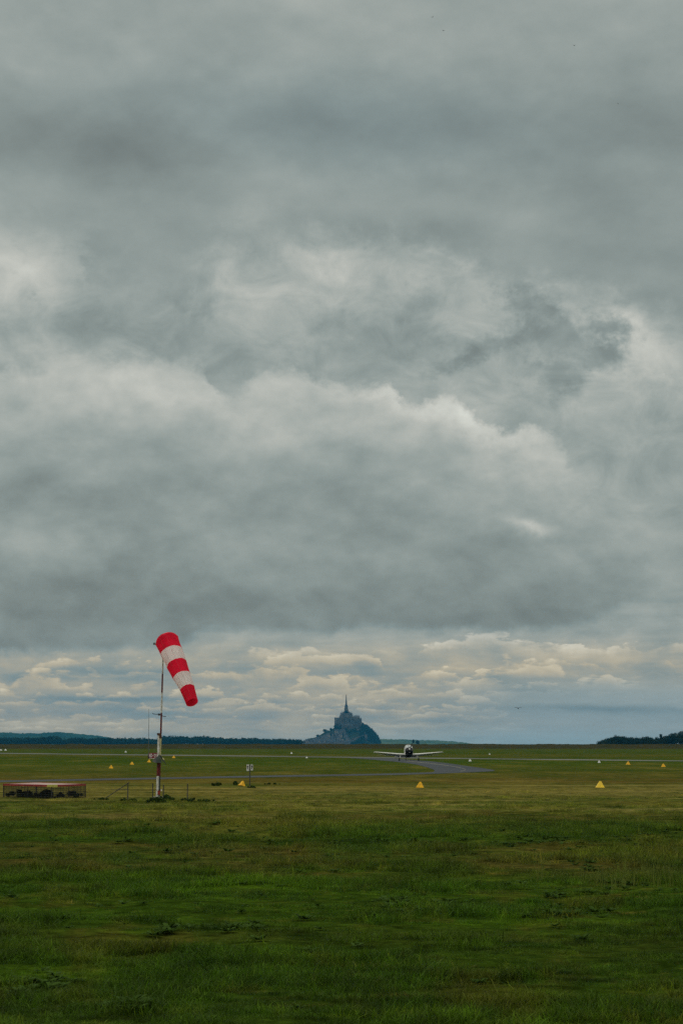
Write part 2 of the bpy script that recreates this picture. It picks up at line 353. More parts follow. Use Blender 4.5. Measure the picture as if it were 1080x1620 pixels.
# ------------------------------------------------------------------ ground colour (shared by soil sheet and blades)
def ground_color_nodes(gain=1.0):
    g = E.nt.nodes.new('ShaderNodeNewGeometry'); X, Y, Z = split(E(g.outputs['Position']))
    pos = vec(X, Y, 0.0)
    n1 = noise(pos, .16, 4, .55); n2 = noise(pos, .9, 5, .6); n3 = noise(pos, 5.0, 5, .65); n4 = noise(pos, .035, 3, .5)
    D = E.m('MAXIMUM', Y, 5.0)
    q = 9585.0 / D / 443.0
    q = q * (1.0 + (n1 - .5) * .30 + (n2 - .5) * .10)
    st = [(1178, (62, 52, 28)), (1183, (56, 50, 26)), (1186, (50, 64, 24)), (1193, (48, 62, 24)), (1195, (74, 70, 36)), (1197, (50, 62, 24)), (1207, (50, 66, 24)),
          (1214, (66, 70, 34)), (1219, (52, 62, 26)), (1224, (70, 68, 34)), (1229, (66, 66, 34)), (1235, (72, 60, 30)), (1240, (66, 68, 32)), (1247, (96, 88, 52)),
          (1256, (88, 82, 48)), (1266, (62, 68, 32)), (1280, (70, 74, 36)), (1293, (62, 58, 30)), (1304, (54, 60, 26)), (1322, (46, 60, 20)), (1331, (38, 50, 17)),
          (1341, (64, 60, 32)), (1352, (52, 58, 26)), (1368, (60, 56, 30)), (1384, (48, 58, 22)), (1405, (43, 61, 16)), (1450, (40, 56, 16)), (1480, (45, 53, 20)), (1520, (39, 55, 15)), (1620, (38, 51, 16))]
    c = ramp(q, [((y - 1177) / 443, s2l(v)) for y, v in st])
    brown = s2l((84, 66, 38)); dark = s2l((30, 46, 14)); lush = s2l((58, 78, 16)); straw = s2l((112, 102, 60))
    c = mixc(sstep(.54, .72, n2) * sstep(.45, .62, n4) * .75, c, brown)
    c = mixc(sstep(.53, .68, noise(vec(X, Y, 9.0), .45, 4, .6)) * .75, c, dark)
    c = mixc(sstep(.50, .70, noise(vec(X, Y, 59.0), 1.7, 4, .6)) * .5 * sstep(90.0, 50.0, Y), c, dark)
    c = mixc(sstep(.52, .70, noise(vec(X, Y, 19.0), .30, 4, .6)) * .45 * sstep(100.0, 60.0, Y), c, lush)
    c = mixc(sstep(.56, .74, n3) * sstep(.4, .6, noise(vec(X, Y, 29.0), .12, 3)) * .45, c, straw)
    f1 = noise(vec(X * .16, Y * .045, 3.0), 1.0, 6, .62); f2 = noise(vec(X * .6, Y * .14, 13.0), 1.0, 5, .62)
    c = mixc(sstep(.50, .64, f1) * .55 * sstep(35.0, 90.0, Y), c, s2l((92, 84, 44))); c = mixc(sstep(.47, .36, f1) * .55, c, s2l((40, 58, 20)))
    c = mixc(sstep(.52, .66, f2) * .28, c, s2l((78, 62, 34))); c = mixc(sstep(.46, .34, f2) * .6, c, s2l((30, 44, 14)))
    f3 = noise(vec(X * .045, Y * .33, 23.0), 1.0, 5, .62); mz = sstep(64.0, 95.0, Y) * sstep(190.0, 150.0, Y)
    c = mixc(sstep(.50, .62, f3) * .5 * mz, c, s2l((112, 101, 68))); c = mixc(sstep(.46, .36, f3) * .6 * mz, c, s2l((58, 56, 26)))
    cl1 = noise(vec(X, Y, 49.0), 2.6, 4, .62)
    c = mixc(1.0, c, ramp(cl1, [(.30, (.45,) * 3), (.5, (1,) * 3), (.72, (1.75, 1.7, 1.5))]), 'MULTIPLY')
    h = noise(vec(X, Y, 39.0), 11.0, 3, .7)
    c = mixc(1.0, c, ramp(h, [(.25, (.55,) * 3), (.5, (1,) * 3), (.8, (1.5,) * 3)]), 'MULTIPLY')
    c = mixc(1.0, c, (gain * .98, gain * 1.0, gain * .72), 'MULTIPLY')
    return c, n3, X, Y
mg = bpy.data.materials.new('soil_and_turf'); mg.use_nodes = True; E.nt = mg.node_tree
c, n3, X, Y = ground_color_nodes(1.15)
c = mixc(sstep(1900.0, 2600.0, Y), c, (.16, .15, .12))      # tidal sand beyond the scrub
p = mg.node_tree.nodes['Principled BSDF']; E.nt.links.new(c.s, p.inputs['Base Color']); p.inputs['Roughness'].default_value = .95; p.inputs['Specular IOR Level'].default_value = .0
b = E.nt.nodes.new('ShaderNodeBump'); b.inputs['Distance'].default_value = .08; b.inputs['Strength'].default_value = .7
E.nt.links.new(noise(vec(X, Y, 2.0), 3.0, 8, .7).s, b.inputs['Height']); E.nt.links.new(b.outputs[0], p.inputs['Normal'])

def build_ground():
    az = np.concatenate([np.linspace(-180, -24, 40)[:-1], np.linspace(-24, -10, 30)[:-1], np.linspace(-10, 10, 260)[:-1], np.linspace(10, 24, 30)[:-1], np.linspace(24, 180, 40)[:-1]])
    rr = np.concatenate([[0.5, 2, 5, 8, 11, 14], np.geomspace(16, 160, 420), np.geomspace(165, 26000, 70)])
    A, Rr = np.meshgrid(np.radians(az), rr)
    x = np.sin(A) * Rr; y = np.cos(A) * Rr; z = gz(x, y)
    vs = np.stack([x, y, z], -1).reshape(-1, 3); n = len(az); m = len(rr)
    i, j = np.meshgrid(np.arange(m - 1), np.arange(n), indexing='ij'); j2 = (j + 1) % n
    fs = np.stack([i * n + j, (i + 1) * n + j, (i + 1) * n + j2, i * n + j2], -1).reshape(-1, 4)[:, ::-1]
    me = bpy.data.meshes.new('ground'); me.from_pydata(vs.tolist() + [(0, 0, 0)], [], fs.tolist() + [(k, (k + 1) % n, len(vs))[::-1] for k in range(n)])
    me.materials.append(mg); me.polygons.foreach_set('use_smooth', [True] * len(me.polygons)); me.update()
    bm = bmesh.new(); bm.from_mesh(me); bmesh.ops.recalc_face_normals(bm, faces=bm.faces)
    if sum(f.normal.z for f in bm.faces) < 0: bmesh.ops.reverse_faces(bm, faces=bm.faces)
    bm.to_mesh(me); bm.free()
    o = bpy.data.objects.new('ground', me); COL.objects.link(o); tag(o, kind='structure')
build_ground()

# ------------------------------------------------------------------ runway and taxiway
m_asph = mat('worn_asphalt', (.040, .049, .056), rough=.9, scale=.12, col2=(.024, .030, .036), spec=.1, detail=8)
m_rwy = mat('runway_painted_sheen', (.14, .14, .125), rough=.85, scale=.03, col2=(.025, .034, .02), spec=.1, detail=8)  # dark asphalt; its grazing sheen is put into the pale colour
m_line = mat('faded_yellow_line', (.24, .21, .11), rough=.8, scale=.8, col2=(.07, .075, .07))
def sheet(name, pix, z, m, sub=None):
    from mathutils.geometry import tessellate_polygon
    bm = bmesh.new(); vs = [bm.verts.new(gnd(x, y, z)) for x, y in pix]
    for tri in tessellate_polygon([[Vector((x, -y * 6, 0)) for x, y in pix]]):
        try: bm.faces.new([vs[i] for i in tri])
        except ValueError: pass
    bmesh.ops.recalc_face_normals(bm, faces=bm.faces)
    if sum(f.normal.z for f in bm.faces) < 0: bmesh.ops.reverse_faces(bm, faces=bm.faces)
    me = bpy.data.meshes.new(name); bm.to_mesh(me); bm.free(); me.materials.append(m)
    o = bpy.data.objects.new(name, me); COL.objects.link(o); return tag(o, kind='structure')
def smooth_poly(p, n=6):
    out = []
    for i in range(len(p) - 1):
        a = p[max(i - 1, 0)]; b = p[i]; c = p[i + 1]; d = p[min(i + 2, len(p) - 1)]
        for k in range(n):
            t = k / n
            out.append(tuple(.5 * ((2 * b[j]) + (-a[j] + c[j]) * t + (2 * a[j] - 5 * b[j] + 4 * c[j] - d[j]) * t * t + (-a[j] + 3 * b[j] - 3 * c[j] + d[j]) * t ** 3) for j in (0, 1)))
    return out + [p[-1]]
ry = lambda x: 1191.7 + (1203.8 - 1191.7) * x / 1080
sheet('runway', [(x, ry(x) - .75) for x in (-500, 0, 300, 600, 900, 1300, 1700)] + [(x, ry(x) + .75) for x in (1700, 1300, 900, 600, 300, 0, -500)], .004, m_rwy)
near = [(-700, 1252), (-300, 1242.5), (0, 1237.4), (135, 1234.8), (270, 1232.2), (430, 1229.3), (600, 1226.4), (680, 1224.3), (740, 1222.0), (775, 1220.2)]
tip = [(782, 1219.3), (778, 1217.6), (760, 1214.8), (738, 1211.8), (715, 1208.4), (690, 1205.3), (664, 1203.0), (640, 1201.2), (622, 1199.6)]
isl = [(548, 1198.6), (575, 1200.6), (604, 1203.0), (632, 1205.9), (655, 1209.0), (672, 1213.0), (684, 1217.0), (687, 1220.0), (680, 1221.7), (640, 1222.8), (600, 1223.9), (430, 1226.7), (270, 1229.7), (135, 1232.2), (0, 1234.6), (-300, 1239.5), (-700, 1247.5)]
sheet('taxiway', smooth_poly(near)[:-1] + smooth_poly([near[-1]] + tip) + smooth_poly(isl), .009, m_asph)
cl = smooth_poly([(640, 1203.6), (660, 1205.6), (685, 1208.2), (708, 1211.2), (726, 1214.2), (735, 1216.8), (736, 1218.4), (728, 1220.2)])
sheet('taxiway_centre_line', [(x, y - .22) for x, y in cl] + [(x, y + .22) for x, y in cl[::-1]], .014, m_line)
cl = [(-300, 1241), (0, 1236), (270, 1230.95), (430, 1228), (640, 1224.4)]

# ------------------------------------------------------------------ grass blades: the near field (nobody could count them)
mgr = bpy.data.materials.new('grass_blades'); mgr.use_nodes = True; E.nt = mgr.node_tree
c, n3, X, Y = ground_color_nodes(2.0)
oi = E.nt.nodes.new('ShaderNodeObjectInfo'); rnd = E(oi.outputs['Random'])
c = mixc(1.0, c, ramp(rnd, [(0, (.6, .62, .5)), (.35, (.85, .95, .8)), (.7, (1.1, 1.15, 1)), (.9, (1.35, 1.5, .9)), (1, (1.7, 1.45, 1.3))]), 'MULTIPLY')
p = E.nt.nodes['Principled BSDF']; E.nt.links.new(c.s, p.inputs['Base Color']); p.inputs['Roughness'].default_value = .8; p.inputs['Specular IOR Level'].default_value = .04
tr = E.nt.nodes.new('ShaderNodeBsdfTranslucent'); E.nt.links.new(mixc(1.0, c, (1.0, 1.15, .6), 'MULTIPLY').s, tr.inputs[0]); mx = E.nt.nodes.new('ShaderNodeMixShader'); mx.inputs[0].default_value = .35
E.nt.links.new(p.outputs[0], mx.inputs[1]); E.nt.links.new(tr.outputs[0], mx.inputs[2]); E.nt.links.new(mx.outputs[0], E.nt.nodes['Material Output'].inputs[0])

def tuft_mesh(name, n, rad, h0, h1, wd, lean, mats):
    v = []; f = []
    for i in range(n):
        r = rad * math.sqrt(random.random()); a = random.random() * 6.283; bx, by = r * math.cos(a), r * math.sin(a)
        h = random.uniform(h0, h1); d = random.random() * 6.283; ln = random.uniform(.1, lean) * h
        fx, fy = math.cos(d), math.sin(d); sx, sy = -fy, fx; wv = wd * random.uniform(.6, 1.2); b = len(v)
        for k, (t, ww) in enumerate(((0, 1), (.45, .85), (.8, .5), (1, 0.02))):
            o = ln * t * t * 1.4; z = h * (t - .25 * t * t * min(1, ln / h)) - .01
            v.append((bx + fx * o - sx * wv * ww, by + fy * o - sy * wv * ww, z)); v.append((bx + fx * o + sx * wv * ww, by + fy * o + sy * wv * ww, z))
        for k in range(3): f.append((b + 2 * k, b + 2 * k + 1, b + 2 * k + 3, b + 2 * k + 2))
    me = bpy.data.meshes.new(name); me.from_pydata(v, [], f); me.materials.append(mats); me.update()
    return me
def weed_mesh(name, n, rad, size, mats):
    """low rosette of broad leaves"""
    v = []; f = []
    for i in range(n):
        a = random.random() * 6.283; r0 = rad * .25 * random.random(); ln = size * random.uniform(.6, 1.2); up = random.uniform(.2, 1.0); wv = ln * .22
        fx, fy = math.cos(a), math.sin(a); sx, sy = -fy, fx; b = len(v)
        for t, ww in ((0, .2), (.35, .8), (.7, 1), (1, .1)):
            o = r0 + ln * t; z = .02 + ln * up * (t - .5 * t * t)
            v.append((fx * o - sx * wv * ww, fy * o - sy * wv * ww, z)); v.append((fx * o + sx * wv * ww, fy * o + sy * wv * ww, z))
        for k in range(3): f.append((b + 2 * k, b + 2 * k + 1, b + 2 * k + 3, b + 2 * k + 2))
    me = bpy.data.meshes.new(name); me.from_pydata(v, [], f); me.materials.append(mats); me.update(); return me

def scatter(name, meshes, pos, rot, scl, idx, label, cat):
    me = bpy.data.meshes.new(name); me.from_pydata(pos.tolist(), [], [])
    for an, ty, dat, fld in (('rz', 'FLOAT', rot, 'value'), ('sc', 'FLOAT', scl, 'value'), ('vi', 'INT', idx, 'value')):
        a = me.attributes.new(an, ty, 'POINT'); a.data.foreach_set(fld, dat)
    o = bpy.data.objects.new(name, me); COL.objects.link(o); tag(o, label, cat, kind='stuff')
    g = bpy.data.node_groups.new(name + '_scatter', 'GeometryNodeTree')
    g.interface.new_socket('Geometry', in_out='INPUT', socket_type='NodeSocketGeometry'); g.interface.new_socket('Geometry', in_out='OUTPUT', socket_type='NodeSocketGeometry')
    N = g.nodes.new; L = g.links.new; gi = N('NodeGroupInput'); go = N('NodeGroupOutput'); iop = N('GeometryNodeInstanceOnPoints'); m2p = N('GeometryNodeMeshToPoints')
    L(gi.outputs[0], m2p.inputs[0]); L(m2p.outputs[0], iop.inputs['Points'])
    g2i = N('GeometryNodeGeometryToInstance')
    for mm in reversed(meshes):
        src = bpy.data.objects.new(mm.name, mm); oi = N('GeometryNodeObjectInfo'); oi.inputs[0].default_value = src; L(oi.outputs['Geometry'], g2i.inputs[0])
    L(g2i.outputs[0], iop.inputs['Instance']); iop.inputs['Pick Instance'].default_value = True
    def attr(nm, ty):
        a = N('GeometryNodeInputNamedAttribute'); a.data_type = ty; a.inputs['Name'].default_value = nm; return a.outputs['Attribute']
    L(attr('vi', 'INT'), iop.inputs['Instance Index'])
    cx = N('ShaderNodeCombineXYZ'); L(attr('rz', 'FLOAT'), cx.inputs[2]); L(cx.outputs[0], iop.inputs['Rotation'])
    L(attr('sc', 'FLOAT'), iop.inputs['Scale']); L(iop.outputs[0], go.inputs[0])
    md = o.modifiers.new('scatter', 'NODES'); md.node_group = g
    return o

def wedge_points(d0, d1, dens, margin=2.5):
    """points over the part of the field ahead"""
    area = .14 * (d1 * d1 - d0 * d0) + 2 * margin * (d1 - d0); n = int(area * dens)
    y = np.sqrt(rng.random(n * 2) * (d1 * d1 - d0 * d0) + d0 * d0); x = (rng.random(n * 2) * 2 - 1) * (.14 * d1 + margin)
    k = np.abs(x) < .14 * y + margin; x, y = x[k][:n], y[k][:n]; return x, y
tufts = [tuft_mesh('short_tuft', 44, .17, .015, .045, .0035, 1.3, mgr), tuft_mesh('turf_tuft', 46, .18, .03, .07, .0038, 1.5, mgr),
         tuft_mesh('loose_tuft', 34, .14, .05, .11, .0038, 1.4, mgr), tuft_mesh('tall_tuft', 9, .10, .10, .22, .0035, 1.1, mgr)]
xs, ys, sc = [], [], []
for d0, d1, dens, s in ((16, 30, 62, 1.0), (30, 50, 34, 1.15), (50, 80, 14, 1.5), (80, 165, 4.5, 1.7)):
    x, y = wedge_points(d0, d1, dens); xs.append(x); ys.append(y); sc.append(np.full(len(x), s))
x = np.concatenate(xs); y = np.concatenate(ys); s = np.concatenate(sc)
lush = fbm(x / 2.2, y / 2.2, 4, 11) + .5 * fbm(x / .5, y / .5, 2, 31)
s = s * np.clip(.85 + 2.8 * lush + 1.2 * fbm(x / .35, y / .35, 2, 71) + rng.normal(0, .12, len(x)), .35, 2.0) * np.where(y > 80, np.clip(.75 - (y - 80) / 110, .1, .7), 1)
vi = np.where(lush < -.07, 0, np.where(lush < .09, 1, 2)); vi = np.where((rng.random(len(x)) < .03) & (y < 90), 3, vi)
bare = (fbm(x / 1.6, y / 3, 3, 77) < -.2); s = np.where(bare, s * .4, s); kp = rng.random(len(x)) < np.clip((168 - y) / 60, 0, 1); x, y, s, vi = x[kp], y[kp], s[kp], vi[kp]
scatter('grass', tufts, np.stack([x, y, gz(x, y)], -1), rng.random(len(x)) * 6.28, s, vi.astype(np.int32), 'short uneven green and straw coloured grass covering the near airfield', 'grass')
m_weed = mat('weed_leaves', (.050, .095, .012), rough=.9, scale=9, col2=(.026, .052, .008), trans=.3, spec=.03)
m_weed2 = mat('pale_weed_leaves', (.06, .11, .02), rough=.85, scale=9, trans=.35, spec=.03)
weeds = [weed_mesh('broad_weed', 30, .2, .11, m_weed), weed_mesh('low_weed', 22, .15, .08, m_weed), weed_mesh('pale_weed', 16, .15, .09, m_weed2)]
cl_ = []
for (wx, wy, rx, ry_, n) in [(360, 1472, 60, 10, 26), (270, 1478, 30, 8, 14), (630, 1440, 26, 8, 10), (720, 1395, 30, 6, 10), (60, 1560, 60, 18, 34), (380, 1398, 60, 6, 16), (880, 1445, 70, 14, 26),
                            (720, 1435, 60, 10, 18), (900, 1330, 100, 7, 60), (700, 1335, 200, 5, 90), (1000, 1318, 90, 6, 50), (930, 1372, 30, 8, 14), (980, 1395, 40, 8, 18), (620, 1425, 60, 8, 16), (470, 1520, 60, 12, 14), (900, 1415, 60, 8, 14), (210, 1595, 70, 8, 12)]:
    for i in range(n):
        g_ = gnd(wx + random.gauss(0, rx * .5), wy + random.gauss(0, ry_ * .5)); cl_.append((g_.x, g_.y))
xx, yy = wedge_points(17, 75, .55); a = np.array(cl_); xx = np.concatenate([xx, a[:, 0]]); yy = np.concatenate([yy, a[:, 1]])
scatter('weeds', weeds, np.stack([xx, yy, gz(xx, yy)], -1), rng.random(len(xx)) * 6.28, rng.uniform(.4, 1.15, len(xx)), rng.choice(3, len(xx), p=[.45, .35, .2]).astype(np.int32), 'low broad-leaved weeds scattered in dark clumps through the near grass', 'weeds')
# pale upright stems at the right, around x=980..1070 of the photo
stem = [tuft_mesh('upright_stems', 7, .12, .22, .42, .006, .35, mat('yellow_green_stems', (.13, .16, .03), rough=.8, scale=5, trans=.3, spec=.03))]
g2 = [gnd(random.gauss(1010, 60), random.gauss(1392, 7)) for i in range(60)]; sx = np.array([v.x for v in g2]); sy = np.array([v.y for v in g2])
scatter('reeds', stem, np.stack([sx, sy, gz(sx, sy)], -1), rng.random(60) * 6.28, rng.uniform(.5, 1.1, 60), np.zeros(60, np.int32), 'patch of yellow-green upright stems standing in the grass at right', 'reeds')

# ------------------------------------------------------------------ leafy crowns
def crown_mesh(lobes, leaf, count, squash=.85):
    """leaf-sized faces spread over and through several lobes; returns verts, faces"""
    v = []; f = []
    for i in range(count):
        cx, cy, cz, r = random.choice(lobes)
        d = Vector((random.gauss(0, 1), random.gauss(0, 1), random.gauss(0, 1))).normalized(); rr = r * random.uniform(.55, 1.08)
        p = Vector((cx, cy, cz)) + Vector((d.x * rr, d.y * rr, d.z * rr * squash))
        n = (d + Vector((random.gauss(0, .5), random.gauss(0, .5), random.gauss(0, .5)))).normalized()
        u = n.cross(Vector((random.random(), random.random(), random.random() + .01))).normalized(); t = n.cross(u); s = leaf * random.uniform(.6, 1.3); b = len(v)
        v += [p + u * s, p + t * s * .7, p - u * s, p - t * s * .7]; f.append((b, b + 1, b + 2, b + 3))
    return v, f
m_leafN = mat('near_bush_leaves', (.050, .085, .016), rough=.85, scale=2.5, col2=(.020, .038, .010), trans=.25, spec=.03)
m_stem = mat('woody_stem', (.08, .06, .04), rough=.9)
m_leafF = mat('wood_leaves', (.022, .034, .012), rough=1, scale=.12, col2=(.010, .018, .008), spec=0)
m_leafL = mat('far_wood_leaves', (.018, .038, .018), rough=1, scale=.02, col2=(.010, .022, .012), spec=0)
m_bark = mat('bark', (.09, .07, .05), rough=.95)

def bush(name, px_, py_, wpx, hpx, label, cat='bush', leaf=.03, n=900, D=None):
    g_ = gnd(px_, py_); D = g_.y; k = D / F; W = wpx * k / 2; Hh = hpx * k; z0 = float(gz(g_.x, g_.y))
    t = thing(name, label, cat, (g_.x, g_.y, z0))
    lobes = []
    for i in range(15):
        u = random.uniform(-1, 1); r = Hh * random.uniform(.16, .46) * (1 - .4 * abs(u)); lobes.append((u * max(W - r, 0), random.uniform(-.4, .4) * W * .6, max(r * .6, random.uniform(.2, .8) * (Hh * (1 - .5 * u * u) - r)), r))
    v, f = crown_mesh(lobes, leaf, n); v = [Vector((p.x, p.y, max(p.z, -.01))) for p in v]; b = MB(); b.add(v, f); b.build('foliage', m_leafN, t)
    for i in range(2): b = MB(); a = random.uniform(-.7, .7) * W; b.tube([(a * .4, 0, -.02), (a, random.uniform(-.05, .05), Hh * .6)], [.006, .003], 5); b.build('stem', m_stem, t)
    return t

# ------------------------------------------------------------------ windsock with its mast
SD = 113.0; sk_ = SD / F
m_red = mat('red_windsock_cloth', (.90, .014, .055), rough=.7, var=.10, scale=2.5, trans=.58, spec=.1)
m_wht = mat('white_windsock_cloth', (.90, .90, .88), rough=.7, var=.05, scale=3, trans=.55, spec=.1)
m_hoop = mat('galvanised_steel', (.16, .17, .17), rough=.45, metal=.6)
m_pr = mat('red_mast_paint', (.15, .02, .018), rough=.7, scale=9, col2=(.07, .018, .015))
m_pw = mat('white_mast_paint', (.66, .66, .62), rough=.7, scale=9, col2=(.34, .33, .28))
m_py = mat('yellowed_mast_paint', (.52, .48, .26), rough=.55, scale=5, col2=(.34, .32, .16))
m_dk = mat('dark_steel', (.03, .03, .032), rough=.5)
m_guard = mat('weathered_guard_sheet', (.055, .07, .055), rough=.8, scale=4, col2=(.025, .035, .03))
gb = gnd(250.5, 1262.5); wz = float(gz(gb.x, gb.y))
ws = thing('windsock', 'red and white striped windsock on a banded mast, hanging to the right', 'windsock', (gb.x, gb.y, wz))
def wl(x, y, dy=0.0):
    """point of the windsock in its own frame"""
    v = at(x, y, SD + dy); return Vector((v.x - gb.x, v.y - gb.y, v.z - wz))
gy0 = SD - gb.y
ax2 = Vector((.386, .922))
axis = Vector((ax2.x * .835, -.55, -ax2.y * .835)).normalized()
u_ = axis.cross(Vector((0, 1, 0))).normalized(); v_ = axis.cross(u_).normalized()
key = [((264.9, 1014.8), 18.5), ((271.5, 1032.5), 17.6), ((280, 1051.5), 16.2), ((288.3, 1070.5), 14.2), ((296.6, 1090), 11.7), ((304, 1111.5), 9.6)]
c0 = wl(*key[0][0]); rings = []; mats_ = []
NS = 40; sub = 7
for bk0, r0 in ((5.2, 14.6), (4.2, 16.4), (2.6, 17.7), (1.2, 18.3)):      # cloth gathered over the wire basket of the mouth
    c = wl(key[0][0][0] - .386 * bk0, key[0][0][1] - .922 * bk0, dy=.55 * bk0 / .835 * sk_)
    rings.append([c + (u_ * math.cos(2 * math.pi * j / NS) + v_ * math.sin(2 * math.pi * j / NS)) * r0 * sk_ for j in range(NS)]); mats_.append(0)
for i in range(5):
    (a, ra), (b_, rb) = key[i], key[i + 1]
    da = math.hypot(a[0] - key[0][0][0], a[1] - key[0][0][1]) / .835 * sk_; db = math.hypot(b_[0] - key[0][0][0], b_[1] - key[0][0][1]) / .835 * sk_
    for q in range(sub + (i == 4)):
        t = q / sub; cpx = (a[0] + (b_[0] - a[0]) * t, a[1] + (b_[1] - a[1]) * t); dd = da + (db - da) * t
        c = wl(*cpx, dy=-.55 * dd); rad = (ra + (rb - ra) * t) * sk_ * (1 - .025 * math.sin(math.pi * t))
        ring = []
        for j in range(NS):
            an = 2 * math.pi * j / NS
            k = 1 + .018 * math.sin(an * 5 + dd * 3.0) + .012 * math.sin(an * 9 - dd * 5) + .07 * float(fbm(math.cos(an) * 1.6 + 5, math.sin(an) * 1.6 + dd * 1.9, 4, 4))
            ring.append(c + (u_ * math.cos(an) + v_ * math.sin(an)) * rad * k)
        rings.append(ring); mats_.append(0 if i % 2 == 0 else 1)
b = MB(); b.loft(rings, mats_[:-1] , caps=False)
sock = b.build('sock_cloth', [m_red, m_wht], ws, smooth=True)
# seams sewn along the cloth
b = MB()
for sgn in (9, 13, 17, 29):
    b.tube([r[sgn] + (r[sgn] - sum(r, Vector()) / NS).normalized() * .002 for r in rings[4:sub * 5 + 4:2]], .0022, 4)
b.build('seam', mat('sewing_thread', (.40, .12, .12)), sock)
b = MB(); b.tube([rings[0][j] for j in range(NS)] + [rings[0][0]], .012, 6); hoop = b.build('hoop', m_hoop, ws, smooth=True)
b = MB()
pt = wl(257.8, 1004.5)
b.tube([wl(258, 1041), pt], .035, 10)
b.tube([wl(243.6, 1019), wl(258, 1019.5), wl(281, 1019.5, -.2)], .016, 6)
b.tube([wl(258, 1010), wl(267, 1031, -.25), ], .012, 6); b.tube([wl(258, 1008), rings[4][3]], .012, 6); b.tube([wl(258, 1019), rings[4][20]], .012, 6)
b.tube([wl(258, 1021), rings[9][12]], .010, 6); b.tube([wl(258, 1022), rings[10][30]], .010, 6)
b.box(wl(244.5, 1018.5), (.10, .05, .09)); b.box(pt + Vector((0, 0, .01)), (.12, .08, .05))
b.build('swivel_frame', m_hoop, ws)
# upper pole in bands
b = MB(); bands = [(1161, 1128, 1), (1128, 1096, 0), (1096, 1066, 1), (1066, 1041, 0)]
fx = lambda y: 254.6 + (258 - 254.6) * (1161 - y) / (1161 - 1041)
for ya, yb, mi in bands: b.tube([wl(fx(ya), ya), wl(fx(yb), yb)], [.037 - .006 * (1161 - ya) / 120, .037 - .006 * (1161 - yb) / 120], 14, mi)
b.build('upper_pole', [m_pw, m_pr], ws, smooth=True)
# lower tilting mast: two uprights with a gap
sg = gy0
def pole_seg(b, xa, ya, xb, yb, r, mi): b.tube([wl(xa, ya), wl(xb, yb)], r, 12, mi)
b = MB()
for (ya, yb, mi) in ((1262.5, 1228, 0), (1228, 1207, 1), (1207, 1164, 0)):
    f1 = lambda y: 248.9 + (1262 - y) * .028
    pole_seg(b, f1(ya), ya, f1(yb), yb, .052, mi)
b.build('mast_upright', [m_pw, m_pr], ws, smooth=True)
b = MB()
for (ya, yb, mi) in ((1262, 1228, 2), (1228, 1207, 1), (1207, 1164, 0)):
    f1 = lambda y: 251.9 + (1262 - y) * .028
    pole_seg(b, f1(ya), ya, f1(yb), yb, .034, mi)
b.build('mast_upright', [m_py, m_pr, m_guard], ws, smooth=True)
b = MB()
for y in (1164, 1178, 1192, 1228, 1250): b.box(wl(250.2 + (1262 - y) * .028, y, .01), (.15, .06, .06))
b.tube([wl(251.3 + 0, 1256), wl(253.0, 1166)], .022, 8)
b.build('mast_web', m_dk, ws)
b = MB(); b.box(wl(252, 1161.5), (.17, .12, .09)); b.box(wl(253.6, 1165), (.12, .10, .16)); b.build('hinge', mat('rusty_hinge', (.10, .05, .03), rough=.8, scale=10), ws, bevel=.008)
b = MB(); b.box(wl(251.6, 1254, -.05), (.10, .07, .16)); b.tube([wl(251.6, 1252, -.06), wl(255.4, 1250.5, -.06)], .02, 8); b.build('winch', mat('red_winch', (.25, .03, .02), rough=.6), ws)
b = MB(); b.tube([wl(254.6, 1250.5, -.06), wl(256.6, 1250.5, -.06)], .035, 10); b.build('winch_handle', m_pw, ws)
# splayed guard plates round the mast, against climbing
def plate(name, q, m, th=.008):
    q = [Vector(a) for a in q]; n = (q[1] - q[0]).cross(q[2] - q[0]).normalized() * th; b = MB(); k = len(q)
    b.add(q + [a + n for a in q], [tuple(range(k))[::-1], tuple(range(k, 2 * k))] + [(i, (i + 1) % k, k + (i + 1) % k, k + i) for i in range(k)]); return b.build(name, m, ws)
plate('guard_plate', [wl(251.0, 1194.5, -.06), wl(253.6, 1194.5, -.06), wl(256.3, 1207, -.26), wl(246.5, 1207, -.26)], m_guard)
plate('guard_plate', [wl(250.8, 1194.5, -.05), wl(246.2, 1207, -.25), wl(240.8, 1204.5, .1), wl(250.5, 1194, .06)], mat('dark_guard_sheet', (.04, .045, .04), rough=.6))
plate('guard_plate', [wl(254.0, 1194.5, .05), wl(253.8, 1195, -.05), wl(257.5, 1205, -.2), wl(260.8, 1205.0, .15)], m_guard)
b = MB(); b.tube([wl(254.4, 1196, -.05), wl(263, 1209.5, -.2)], .014, 6); b.build('guard_rod', m_dk, ws)
b = MB(); b.tube([wl(257.6, 1199.0, -.16), wl(259.6, 1202.2, -.2)], .02, 6); b.build('guard_handle', m_py, ws)
b = MB(); b.box((0, 0, -.02), (.5, .5, .16), top=.92); b.build('footing', mat('footing_concrete', (.22, .21, .18), rough=.9), ws, bevel=.01)

# ------------------------------------------------------------------ short posts and braces round the mast foot
m_post = mat('weathered_dark_post', (.06, .06, .05), rough=.8, scale=12)
def post(x, yb, yt, label, r=.021):
    g_ = gnd(x, yb); h = (yb - yt) * g_.y / F; z0 = float(gz(g_.x, g_.y))
    t = thing('fence_post', label, 'post', (g_.x, g_.y, z0), group='short posts around the windsock')
    b = MB(); b.tube([(0, 0, -.05), (.005, 0, h)], r, 8); b.build('shaft', m_post, t); b = MB(); b.box((0.005, 0, h), (r * 2.3, r * 2.3, .03)); b.build('cap', m_dk, t)
    return t
post(202.3, 1266.5, 1239, 'short dark post at the top end of the slanting brace, left of the windsock')
post(241.5, 1266.5, 1240.5, 'short dark post immediately left of the windsock mast foot')
post(258.5, 1265, 1241, 'faint short post immediately right of the windsock mast foot', .022)
post(296.5, 1266, 1239.5, 'short dark post standing alone right of the windsock')
